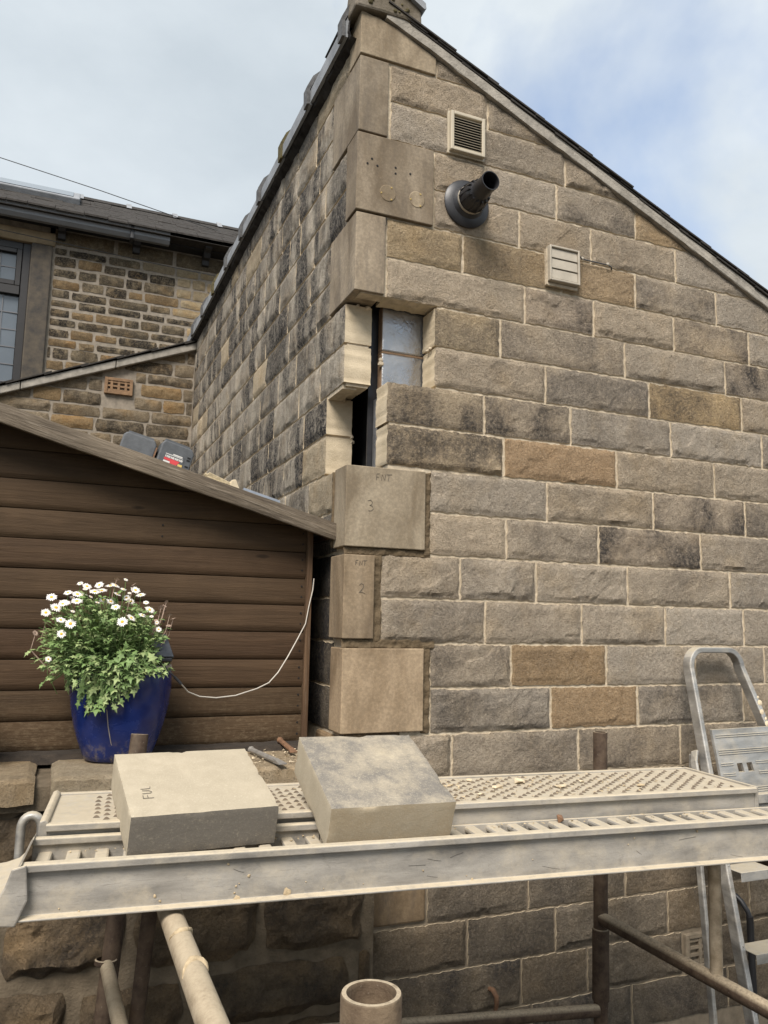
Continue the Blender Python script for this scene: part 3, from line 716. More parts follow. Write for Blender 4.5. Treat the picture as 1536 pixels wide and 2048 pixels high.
# window
WX1 = -1.312
W = empty('window', (0, 0, 0)); W.parent = HO
def fr(a, b, nm='window_frame'): return bevel(MB().box(a, b).build(nm, 'frame', W), .004, 1)
yF = HY+.02
fr((WX1-.065, yF, 1.5), (WX1, yF+.07, 3.28)); fr((-3, yF, 3.215), (WX1-.066, yF+.07, 3.28)); fr((-3, yF-.012, 2.80), (WX1-.066, yF+.07, 2.88)); fr((-3, yF, 1.5), (WX1-.066, yF+.07, 1.57))
fr((WX1-.11, yF-.008, 2.882), (WX1-.066, yF+.05, 3.214), 'sash'); fr((-3, yF-.008, 2.882), (WX1-.111, yF+.05, 2.925), 'sash'); fr((-3, yF-.008, 3.175), (WX1-.111, yF+.05, 3.214), 'sash')
for z0, z1, xr in ((2.925, 3.175, WX1-.111), (1.57, 2.80, WX1-.066)):
    zs = np.linspace(z0, z1, 3 if z1-z0 < .5 else 9); xs = np.arange(xr, -2.2, -.125)
    for a, b in zip(zs[:-1], zs[1:]):
        for c, d in zip(xs[1:], xs[:-1]):
            tl = rnd.uniform(-.004, .004)
            mesh('pane', [(c+.003, yF+.03+tl, a+.003), (d-.003, yF+.03, a+.003), (d-.003, yF+.03-tl, b-.003), (c+.003, yF+.03, b-.003), (c+.003, yF+.036+tl, a+.003), (d-.003, yF+.036, a+.003), (d-.003, yF+.036-tl, b-.003), (c+.003, yF+.036, b-.003)],
                 [(0, 1, 2, 3), (7, 6, 5, 4), (0, 4, 5, 1), (1, 5, 6, 2), (2, 6, 7, 3), (3, 7, 4, 0)], 'glass', W)
    ld = MB()
    for z in zs[1:-1]: ld.box((-2.2, yF+.024, z-.004), (xr, yF+.034, z+.004))
    for x in xs[1:]: ld.box((x-.004, yF+.0235, z0), (x+.004, yF+.0335, z1))
    ld.build('lead_came', 'lead', W)
MB().box((-3, yF+.2, 1.4), (WX1, yF+.22, 3.3)).build('dark_room', 'black', W)
# eaves: gutter, fascia, brackets
gp = [(0, 0), (.0, .035), (-.012, .05), (-.012, .088), (-.004, .095), (.004, .088), (.008, .055), (.09, .055), (.09, -.02), (.03, -.03)]
def gut(x0, x1, dz=0, dy=0, nm='gutter'):
    return sm(MB().prism(gp, lambda p: (x0, 4.47+p[0]+dy, 3.432+p[1]*.9+dz), lambda p: (x1, 4.47+p[0]+dy, 3.432+p[1]*.9+dz)).build(nm, 'gutter', HO), 30)
gut(-3.2, -.50); gut(-.497, -.175, .003, -.003)
bevel(MB().box((-.515, 4.452, 3.385), (-.485, 4.57, 3.515)).build('gutter_union', 'black_iron', HO), .006)
MB().box((-3.2, 4.575, 3.455), (.9, 4.70, 3.50)).build('fascia', 'black_iron', HO)
for xx in (-1.075, -.445, .18):
    mb = MB(); mb.prism([(4.70, 3.36), (4.70, 3.50), (4.49, 3.50), (4.50, 3.46), (4.57, 3.45), (4.60, 3.41), (4.645, 3.405), (4.66, 3.36)], lambda p: (xx-.032, p[0]-.005, p[1]-.012), lambda p: (xx+.032, p[0]-.005, p[1]-.012))
    bevel(mb.build('eaves_bracket', 'black_iron', HO), .006)
# slate roof in real courses
RP = math.tan(rad(33)); ry, rz0 = 4.43, 3.497; mb = MB(); rr = random.Random(3); c = 0
while c < 9:
    x = -3.2 - rr.uniform(0, .2); y0 = ry + c*.105; 
    while x < 1.1:
        w_ = rr.uniform(.16, .24); z = rz0 + (y0-ry)*RP; e = rr.uniform(0, .006)
        mb.box((x, 0, 0), (x+w_-.004, .2, .014+rr.uniform(0, .004)), lambda v: (v[0], y0+v[1]*.84-e, z+v[1]*.545*1.0+v[2]+e))
        x += w_
    c += 1
tag(mb.build('slates', 'slate', HO), kind='stuff')
yr = ry + 9*.105; zr = rz0 + (yr-ry)*RP
x = -3.2
while x < 1.1:
    MB().prism([(yr-.09, zr-.025), (yr, zr+.045), (yr+.09, zr-.025), (yr+.08, zr-.035), (yr, zr+.025), (yr-.08, zr-.035)], lambda p: (x, p[0], p[1]), lambda p: (x+.445, p[0], p[1])).build('ridge_tile', 'slate', HO)
    MB().prism([(yr-.1, zr-.03), (yr, zr+.062), (yr+.1, zr-.03), (yr, zr+.03)], lambda p: (x-.02, p[0], p[1]), lambda p: (x+.03, p[0], p[1])).build('ridge_joint', 'ridge', HO)
    x += .45
MB().prism([(ry, rz0-.03), (yr, zr-.03), (2*yr-ry, rz0-.03)], lambda p: (-3.2, p[0], p[1]), lambda p: (1.1, p[0], p[1])).build('roof_body', 'slate', HO)
# roof window
def RT(v): return (v[0], ry + v[1]*.839 - v[2]*.545, rz0 + v[1]*.545 + v[2]*.839)
mb = MB(); mb.box((-1.7, .55, .0), (-.95, 1.0, .07), RT); bevel(mb.build('roof_window', 'ridge', HO), .01)
MB().box((-1.64, .6, .0705), (-1.01, .95, .076), RT).build('roof_window_pane', 'glass', HO)

# lean-to gable with air brick between house and outbuilding -----------------------
LT = empty('rubble_lean_to', (-.7, 3.75, -1.5), 'small rubble stone lean-to gable with raking coping beside the house', 'building')
LY = 3.72; ls = .393
lz = lambda x: 2.270 + ls*x
cl = ((0, 0, lz(0)-.075), Vector((-ls, 0, 1)).normalized())
def lcol(rr, x, z):
    v = rr.uniform(.62, .92); return (v, v*.95, v*.88, rr.choice([.3, .5, .7, .85])) if rr.random() > .15 else (.95, .78, .55, .2)
rubble(LT, -1.75, -.004, 1.05, 2.3, LY, ['rubble', 'rubble'], 34, .088, .115, .16, .38, .012, cl, ((-.685, -.455, 1.745, 1.89),), .015, lcol, .013, .16)
mb = MB(); mb.prism([(-3, -1.5), (-.003, -1.5), (-.003, lz(0)-.08), (-3, lz(-3)-.08)], lambda p: (p[0], LY+.004, p[1]), lambda p: (p[0], LY+.2, p[1]))
mb.build('mortar_bed', 'mortar_grey', LT)
for a, b in ((-.60, -.004), (-1.25, -.605), (-1.9, -1.255), (-2.6, -1.905)):
    bevel(MB().prism([(a, lz(a)-.078), (b, lz(b)-.078), (b, lz(b)-.018), (a, lz(a)-.018)], lambda p: (p[0], LY-.045, p[1]), lambda p: (p[0], LY+.2, p[1])).build('coping', 'verge', LT), .006)
x = -2.6
while x < -.05:
    MB().prism([(x, lz(x)-.014), (x+.3, lz(x+.3)-.014+.012), (x+.3, lz(x+.3)+.008), (x, lz(x)-.006)], lambda p: (p[0], LY-.06, p[1]), lambda p: (p[0], LY+1.0, p[1])).build('slate', 'slate', LT)
    x += .25
def air_brick(name, x0, x1, z0, z1, y, mat, nx, nz, label, barw, depth=.05):
    e = empty(name, ((x0+x1)/2, y, z0), label, 'vent')
    fr_ = barw*1.3; mb = MB()
    mb.box((x0, y-.012, z0), (x0+fr_, y+depth, z1)); mb.box((x1-fr_, y-.012, z0), (x1, y+depth, z1)); mb.box((x0+fr_, y-.012, z0), (x1-fr_, y+depth, z0+fr_)); mb.box((x0+fr_, y-.012, z1-fr_), (x1-fr_, y+depth, z1))
    bevel(mb.build('frame', mat, e), .003)
    for i in range(1, nx):
        x = x0 + (x1-x0)*i/nx; MB().box((x-barw/2, y-.008, z0+fr_), (x+barw/2, y+depth, z1-fr_)).build('bar', mat, e)
    for j in range(1, nz):
        z = z0 + (z1-z0)*j/nz; MB().box((x0+fr_, y-.006, z-barw*.38), (x1-fr_, y+depth-.002, z+barw*.38)).build('bar', mat, e)
    MB().box((x0+.002, y+depth-.004, z0+.002), (x1-.002, y+depth+.01, z1-.002)).build('back', 'black', e)
    return e
air_brick('air_brick', -.675, -.468, 1.755, 1.882, LY-.012, 'terracotta', 4, 4, 'terracotta air brick grille in the lean-to gable', .018)
air_brick('air_brick', 1.408, 1.553, -8*H+.012, -7*H-.012, -.002, 'mortar_low', 2, 5, 'dusty stone-coloured air brick low in the wall beside the stepladder', .014)

# ================================================================== FITTINGS ON THE WALL
def flue():
    x, z = .439, 1.669; c = Vector((x, -.012, z)); ax = (0, -1, 0)
    e = empty('boiler_flue', (x, 0, z), 'black plastic boiler flue with round wall collar sticking out of the gable', 'flue')
    sm(MB().lathe([(.03, -.004), (.094, -.004), (.096, .004), (.090, .010), (.066, .016), (.060, .024), (.055, .03), (.03, .03)], c, ax, 48).build('collar', 'plastic_black', e), 35)
    sm(MB().lathe([(.0545, .03), (.056, .033), (.056, .039), (.0545, .042)], c, ax, 40).build('white_ring', 'plastic_white', e), 35)
    sm(MB().lathe([(.052, .02), (.052, .075), (.050, .085), (.048, .092), (.038, .108), (.036, .112), (.035, .175), (.036, .178), (.036, .186), (.033, .186), (.031, .178), (.030, .06)], c, ax, 40).build('pipe', 'plastic_black', e), 30)
    for i in range(14):
        a = 2*math.pi*i/14; d = Vector((math.cos(a), 0, math.sin(a))); t_ = Vector((-math.sin(a), 0, math.cos(a)))
        p0 = c + d*.051 + Vector((0, -.045, 0)); p1 = c + d*.040 + Vector((0, -.108, 0))
        V = []
        for p in (p0, p1):
            for s_, q in ((-1, 0), (1, 0), (1, 1), (-1, 1)): V.append(p + t_*s_*.003 + d*q*.007)
        MB().add(V, [(0, 1, 2, 3), (7, 6, 5, 4), (0, 4, 5, 1), (1, 5, 6, 2), (2, 6, 7, 3), (3, 7, 4, 0)]).build('fin', 'plastic_black', e)
    MB().lathe([(0, .055), (.031, .055)], c, ax, 24).build('bore', 'black', e)
flue()
def louvre():
    x0, x1, z0, z1 = .362, .512, 1.872, 2.034; y = -.030
    e = empty('louvre_vent', ((x0+x1)/2, -.02, z0), 'cream plastic louvred square vent above the flue', 'vent')
    b = .014; mb = MB()
    mb.box((x0, y, z0), (x0+b, -.004, z1)); mb.box((x1-b, y, z0), (x1, -.004, z1)); mb.box((x0+b, y, z0), (x1-b, -.004, z0+b)); mb.box((x0+b, y, z1-b), (x1-b, -.004, z1))
    bevel(mb.build('frame', 'plastic_cream', e), .003)
    mb = MB(); mb.box((x0-.006, -.010, z0-.006), (x1+.006, -.003, z1+.006)); mb.build('wall_flange', 'plastic_cream', e)
    mb = MB(); mb.box((x0+b, -.0125, z0+b), (x1-b, -.0105, z1-b)); mb.build('back', 'black', e)
    for i in range(12):
        z = z0+b+.004 + i*(z1-z0-2*b-.004)/12
        MB().add([(x0+b, y+.003, z), (x1-b, y+.003, z), (x1-b, y+.016, z+.009), (x0+b, y+.016, z+.009), (x0+b, y+.004, z-.002), (x1-b, y+.004, z-.002), (x1-b, y+.017, z+.0072), (x0+b, y+.017, z+.0072)],
                 [(0, 1, 2, 3), (7, 6, 5, 4), (0, 4, 5, 1), (1, 5, 6, 2), (2, 6, 7, 3), (3, 7, 4, 0)]).build('louvre', 'plastic_cream', e)
louvre()
def flap_vent():
    x0, x1, z0, z1 = .803, .947, 1.426, 1.574; y = -.036
    e = empty('flap_vent', ((x0+x1)/2, -.02, z0), 'pale weathered extractor vent with three flaps right of the flue', 'vent')
    b = .009; mb = MB()
    mb.box((x0, y, z0), (x0+b, -.004, z1)); mb.box((x1-b, y, z0), (x1, -.004, z1)); mb.box((x0+b, y, z0), (x1-b, -.004, z0+b)); mb.box((x0+b, y, z1-b), (x1-b, -.004, z1))
    bevel(mb.build('frame', 'plastic_white', e), .003)
    hh = (z1-z0-2*b)/3
    for i in range(3):
        a = z0+b+i*hh
        o = MB().add([(x0+b+.001, y+.004, a+.001), (x1-b-.001, y+.004, a+.001), (x1-b-.001, y+.008, a+hh-.001), (x0+b+.001, y+.008, a+hh-.001),
                  (x0+b+.001, y+.010, a+.001), (x1-b-.001, y+.010, a+.001), (x1-b-.001, y+.019, a+hh-.001), (x0+b+.001, y+.019, a+hh-.001)],
                 [(0, 1, 2, 3), (7, 6, 5, 4), (0, 4, 5, 1), (1, 5, 6, 2), (2, 6, 7, 3), (3, 7, 4, 0)]).build('flap', 'plastic_white', e); bevel(o, .0015, 1)
    mb = MB(); mb.box((x0-.004, -.016, z0-.012), (x0+.002, .004, z1-.01)); mb.box((x0-.002, -.014, z0-.014), (x1, .004, z0-.002)); mb.build('sealant', 'mortar', e)
flap_vent()
e = empty('clipped_cable', (.97, -.015, 1.55), 'short thin cable clipped to the wall beside the flap vent', 'cable')
MB().tube([(.948, -.028, 1.556), (.97, -.016, 1.552), (1.03, -.014, 1.553), (1.10, -.014, 1.553), (1.12, -.012, 1.549), (1.13, .0, 1.545)], .0028, 8).build('cable', 'wire', e)
for x in (.972, 1.098):
    sm(MB().lathe([(0, .008), (.006, .006), (.007, 0)], (x, -.014, 1.555), (0, -1, 0), 10).build('clip', 'plastic_white', e), 50)
# condensate pipe and hook low on the wall
e = empty('drain_pipe', (1.70, -.02, -1.05), 'thin black drain pipe leaving the wall behind the stepladder', 'pipe')
sm(MB().tube([(1.672, .01, -.975), (1.685, -.02, -1.0), (1.694, -.045, -1.035), (1.697, -.05, -1.06)], .010, 12).build('elbow', 'plastic_black', e), 50)
sm(MB().tube([(1.697, -.05, -1.05), (1.70, -.05, -1.3), (1.702, -.05, -1.5)], .0135, 14).build('downpipe', 'plastic_black', e), 50)
sm(tag(MB().tube([(.545, .0, -1.165), (.548, -.03, -1.16), (.553, -.045, -1.175), (.556, -.042, -1.20), (.558, -.03, -1.225), (.562, -.035, -1.24)], [.008, .009, .009, .008, .007, .006], 10).build('wall_hook', 'rust', None, (.55, 0, -1.2)),
   'rusty bent iron hook low on the wall under the platform', 'hook'), 60)

# ================================================================== RETAINING WALL AND SHED
R = empty('retaining_wall', (-1.0, -.1, -1.5), 'low dark rubble retaining wall with flat cap stones under the flower pot', 'wall')
def rcol(rr, x, z):
    v = rr.uniform(.8, 1.2); return (v*1.02, v*.96, v*.88, rr.choice([.3, .6, .9])) if rr.random() > .2 else (1.35, .98, .62, .2)
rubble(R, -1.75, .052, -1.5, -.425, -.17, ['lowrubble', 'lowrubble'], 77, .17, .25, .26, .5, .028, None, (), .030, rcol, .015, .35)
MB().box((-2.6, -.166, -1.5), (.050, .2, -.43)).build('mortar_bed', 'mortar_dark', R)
def cap(a, b, dz, y1, col, sd):
    w_ = b-a; nx, ny = int(w_/.02), 14; V = []; F = []
    y0 = -.205
    for j in range(ny+1):
        for i in range(nx+1):
            s, t_ = i/nx, j/ny; q = Vector((a+w_*s, t_*.4+sd, 0)); e = min(s*w_, (1-s)*w_, t_*(y1-y0))
            V.append((a+w_*s + .006*noise.noise(q*20)*(s in (0, 1)), y0+(y1-y0)*t_ + (.010*noise.noise(q*9) + .006*noise.noise(q*30))*(j == 0), -.355+dz + .004*noise.noise(q*7) + .002*noise.noise(q*40) - .008*(1-sstep(e, 0, .014))))
    for j in range(ny):
        for i in range(nx): F.append((j*(nx+1)+i, j*(nx+1)+i+1, (j+1)*(nx+1)+i+1, (j+1)*(nx+1)+i))
    # front and side faces
    def wall(ids):
        b0 = len(V)
        for m_, h_ in ((0.4, .02), (1, .062)):
            for r in ids:
                p = V[r]; V.append((p[0], p[1]-.007*m_*(.4+noise.noise(Vector(p)*26)) , -.355+dz-h_+.006*noise.noise(Vector(p)*18)))
        m = len(ids)
        for i in range(m-1):
            F.append((ids[i+1], ids[i], b0+i, b0+i+1)); F.append((b0+i+1, b0+i, b0+m+i, b0+m+i+1))
    wall([i for i in range(nx+1)]); wall([j*(nx+1) for j in range(ny, -1, -1)]); wall([j*(nx+1)+nx for j in range(ny+1)])
    sm(mesh('cap_stone', V, F, 'capstone', R, color=tuple(x/1.6 for x in col[:3]) + (col[3],)), 50)
cap(-2.3, -1.62, .0, .19, (1.7, 1.6, 1.4, .3), 1); cap(-1.6, -.935, -.002, .12, (2.0, 1.85, 1.6, .3), 2); cap(-.895, -.46, .0, .12, (2.2, 2.15, 2.0, .3), 5); cap(-.44, .05, -.003, .14, (2.3, 2.15, 1.9, .15), 9)
MB().box((-2.3, -.19, -.44), (.05, .2, -.378)).build('cap_bedding', 'mortar_dark', R)
V = []
soil = MB(); 
for i in range(60):
    pass
# soil strip along the shed foot
V = []; F = []; n = 90
for i in range(n+1):
    x = -2.2 + 2.2*i/n
    for j, y in enumerate((.07, .11, .16, .21)):
        V.append((x, y, -.357 + (.004 if j else -.006) + .01*(j > 0) + .006*noise.noise(Vector((x*18, y*18, 0)))))
for i in range(n):
    for j in range(3): F.append((i*4+j, (i+1)*4+j, (i+1)*4+j+1, i*4+j+1))
tag(mesh('soil', V, F, 'soil', R), kind='stuff')

SH = empty('garden_shed', (-1.2, .2, -.36), 'dark brown timber shed with rounded shiplap boards and weathered bargeboard', 'shed')
SY = .2; BT = lambda x: .4058 - .2755*x          # top edge of the bargeboard
pitch = .0945; zb0 = -.2525
for k in range(-2, 11):
    z0 = zb0 + k*pitch; z1 = z0 + pitch
    if k == -2: z0 += .055
    prof = []
    m = 8
    for i in range(m+1):
        t_ = i/m; prof.append((SY - .004 - .0055*math.sin(math.pi*min(1, .25+t_*.8))**.5, z0 + (z1-z0-.003)*t_))
    prof[0] = (SY-.002, z0)
    pl = prof + [(SY+.006, z1-.003), (SY+.006, z0)]
    x0 = -2.3; v = rnd.uniform(.82, 1.15)
    mb = MB(); NX = 24; Vv = []
    for i in range(NX+1):
        x = x0 + (-.094-x0)*i/NX
        for p in pl: Vv.append((x, p[0]+.0012*noise.noise(Vector((x*3, k*5, p[1]*9))), p[1] + .0015*noise.noise(Vector((x*2.5, k*3.3, 0)))))
    m2 = len(pl); Ff = [(i*m2+j, (i+1)*m2+j, (i+1)*m2+(j+1) % m2, i*m2+(j+1) % m2) for i in range(NX) for j in range(m2)] + [tuple(range(m2)), tuple(range(NX*m2+m2-1, NX*m2-1, -1))]
    o = mesh('cladding_board', Vv, Ff, 'shed', SH, color=(v*rnd.uniform(.97, 1.08), v, v*.97, 1), loc=(-1.2, SY, z0))
    bm = bmesh.new(); bm.from_mesh(o.data)
    co = Vector((0, 0, BT(0)-.02)) - Vector((-1.2, SY, z0))
    bmesh.ops.bisect_plane(bm, geom=bm.verts[:]+bm.edges[:]+bm.faces[:], plane_co=co, plane_no=Vector((.2755, 0, 1)).normalized(), clear_outer=True)
    bmesh.ops.recalc_face_normals(bm, faces=bm.faces[:])
    bm.to_mesh(o.data); bm.free(); sm(o, 40)
    if z1 < BT(-.1)-.02:
        for zz in (.3, .7):
            for xn in (-.108, -.60+.02*(k % 2)):
                if xn < -.5 and k % 3: continue
                MB().lathe([(0, .0005), (.0030, .0008), (.0034, -.001)], (xn, SY-.0100, z0+pitch*zz), (0, -1, 0), 7).build('nail', 'black', SH)
bevel(MB().box((-.0935, SY-.026, -.36), (-.074, SY+.02, BT(-.08)-.03)).build('corner_trim', 'trim', SH), .003)
MB().prism([(-2.3, -.36), (-.08, -.36), (-.08, BT(-.08)-.03), (-2.3, BT(-2.3)-.03)], lambda p: (p[0], SY+.008, p[1]), lambda p: (p[0], 2.2, p[1])).build('shed_body', 'shed', SH)
# bargeboard
bl_ = 1/math.hypot(1, .2755); NX = 90; V = []; 
sec = [(-.019, 0), (-.0195, -.002), (-.0195, -.053), (-.018, -.0555), (0, -.0555), (0, 0)]
for i in range(NX+1):
    x = -2.35 + (-.010+2.35)*i/NX
    for a, h_ in sec:
        q = Vector((x*5, a*40, h_*60)); V.append((x + h_*.2755*bl_*bl_*1.0 - h_*0, .098 + a + .0012*noise.noise(q*3), BT(x) + h_ + .0018*noise.noise(Vector((x*7, h_*20, 2)))))
m2 = len(sec); F = [(i*m2+j, (i+1)*m2+j, (i+1)*m2+(j+1) % m2, i*m2+(j+1) % m2) for i in range(NX) for j in range(m2)] + [tuple(range(m2)), tuple(range(NX*m2+m2-1, NX*m2-1, -1))]
# board gets its own sloped frame so that the grain follows it
ob = mesh('bargeboard', V, F, 'barge', SH, loc=(-1.2, .09, BT(-1.2)))
ang = math.atan(.2755); Rm = Matrix.Rotation(-ang, 4, 'Y')
for v in ob.data.vertices: v.co = Rm @ v.co
ob.rotation_euler = (0, ang, 0); sm(ob, 40)
MB().prism([(-2.35, BT(-2.35)-.026), (-.004, BT(-.004)-.026), (-.004, BT(-.004)-.006), (-2.35, BT(-2.35)-.006)], lambda p: (p[0], .099, p[1]), lambda p: (p[0], 2.25, p[1])).build('shed_roof', 'felt', SH)
bevel(MB().box((-.022, .075, BT(0)-.040), (-.003, .6, BT(0)-.004)).build('eaves_batten', 'trim', SH), .002)

# things on the shed roof ------------------------------------------------------
sl = ang
def on_roof(x, y): return Vector((x, y, BT(x)-.006))
def RTf(x, y, rz_=0):
    m = Matrix.Translation(on_roof(x, y)) @ Matrix.Rotation(sl, 4, 'Y') @ Matrix.Rotation(rz_, 4, 'Z')
    return lambda v: tuple(m @ Vector(v))
def battery(x, y, rz_, label, lab, name='tool_battery', h=.066):
    T = RTf(x, y, rz_); e = empty(name, on_roof(x, y), label, 'battery', 'tool batteries on the shed roof')
    o = MB().prism([(-.056, 0), (.05, 0), (.056, .012), (.056, h-.016), (.046, h), (-.048, h), (-.056, h-.012)], lambda p: (p[0], -.03, p[1]), lambda p: (p[0], .045, p[1]), T).build('case', 'battery', e); bevel(o, .005, 3)
    MB().box((-.045, .0, h-.001), (.04, .035, h+.012), T).build('terminal_rail', 'battery', e)
    if lab:
        yy = -.0305
        MB().box((-.036, yy-.0006, .014), (.030, yy+.001, .052), T).build('label_plate', 'battery', e)
        for i in range(13):
            w_ = .0025
            xx = -.033+i*.0047; MB().box((xx, yy-.0012, .0335), (xx+w_+.0008*(i % 3), yy-.0004, .0405), T).build('label_print', 'label_white', e)
        MB().box((-.034, yy-.0012, .044), (.024, yy-.0004, .0462), T).build('label_print', 'label_white', e); MB().box((-.010, yy-.0012, .0475), (.022, yy-.0004, .051), T).build('label_print', 'label_white', e)
        MB().box((-.035, yy-.0012, .0155), (-.012, yy-.0004, .022), T).build('label_print', 'label_white', e)
        MB().prism([(-.035, .024), (-.035, .032), (.018, .032), (.010, .016), (-.012, .016), (-.014, .023)], lambda p: (p[0], yy-.0013, p[1]), lambda p: (p[0], yy-.0003, p[1]), T).build('label_stripe', 'label_red', e)
        MB().box((.014, yy-.0011, .0155), (.029, yy-.0003, .024), T).build('label_stripe', 'label_yellow', e)
        for zz in (.012, .022, .044, .053): MB().box((.0375, -.0312, zz), (.0485, -.0285, zz+.005), T).build('vent_slot', 'black', e)
    else:
        MB().box((.048, -.028, .004), (.060, .04, h-.02), T).build('side_grip', 'rust', e)
battery(-.708, .17, rad(-4), 'plain dark tool battery with rounded top, left one on the shed roof', False, h=.074)
battery(-.592, .16, rad(3), 'grey tool battery with red and white label on the shed roof', True, h=.088)
T = RTf(-.42, .2, 0)
e = empty('hand_brush', on_roof(-.42, .2), 'old straw hand brush lying on the shed roof next to the wall', 'brush')
for i in range(26):
    a = rnd.uniform(-1, 1); b_ = rnd.uniform(0, 1)
    MB().tube([T((.035, a*.02, .016+b_*.022)), T((-.01, a*.022, .018+b_*.026)), T((-.052+rnd.uniform(-.006, .006), a*.03, .018+b_*.03))], .0032, 5).build('bristle', 'bristle', e)
bevel(MB().prism([(.03, .006), (.032, .048), (.045, .054), (.078, .012), (.078, .006)], lambda p: (p[0], -.022, p[1]), lambda p: (p[0], .022, p[1]), T).build('brush_head', 'chip', e), .003)
T = RTf(-.26, .16, 0)
sm(tag(MB().tube([T((-.09, 0, .016)), T((.045, 0, .0165))], .0155, 16).build('pipe_offcut', 'bluetube', None, on_roof(-.26, .16)), 'short blue-grey pipe lying at the low end of the shed roof', 'pipe'), 50)

# ================================================================== FLOWER POT
PC = Vector((-.712, .055, -.353))
pe = empty('flower_pot', PC, 'large cobalt blue glazed pot standing on the cap stones', 'pot')
prof = [(.0, 0), (.088, 0), (.096, .004), (.103, .02), (.118, .06), (.132, .105), (.143, .16), (.148, .205), (.1485, .24), (.146, .262), (.147, .270), (.145, .277), (.138, .279), (.133, .272), (.132, .25), (.13, .22)]
sm(MB().lathe(prof, PC, n=64).build('vessel', 'pot', pe), 40)
sm(MB().lathe([(.1472, .269), (.1478, .272), (.1458, .279), (.138, .2805), (.1325, .273)], PC, n=64).build('rim', 'rimworn', pe), 50)
MB().lathe([(0, .235), (.131, .232)], PC, n=32).build('compost', 'soil', pe)
MB().tube([PC + Vector((-.050, -.1335, .19)), PC + Vector((-.046, -.134, .15)), PC + Vector((-.040, -.128, .11)), PC + Vector((-.033, -.121, .08)), PC + Vector((-.028, -.114, .06)), PC + Vector((-.02, -.109, .046))], .0012, 5).build('glaze_crack', 'rimworn', pe)

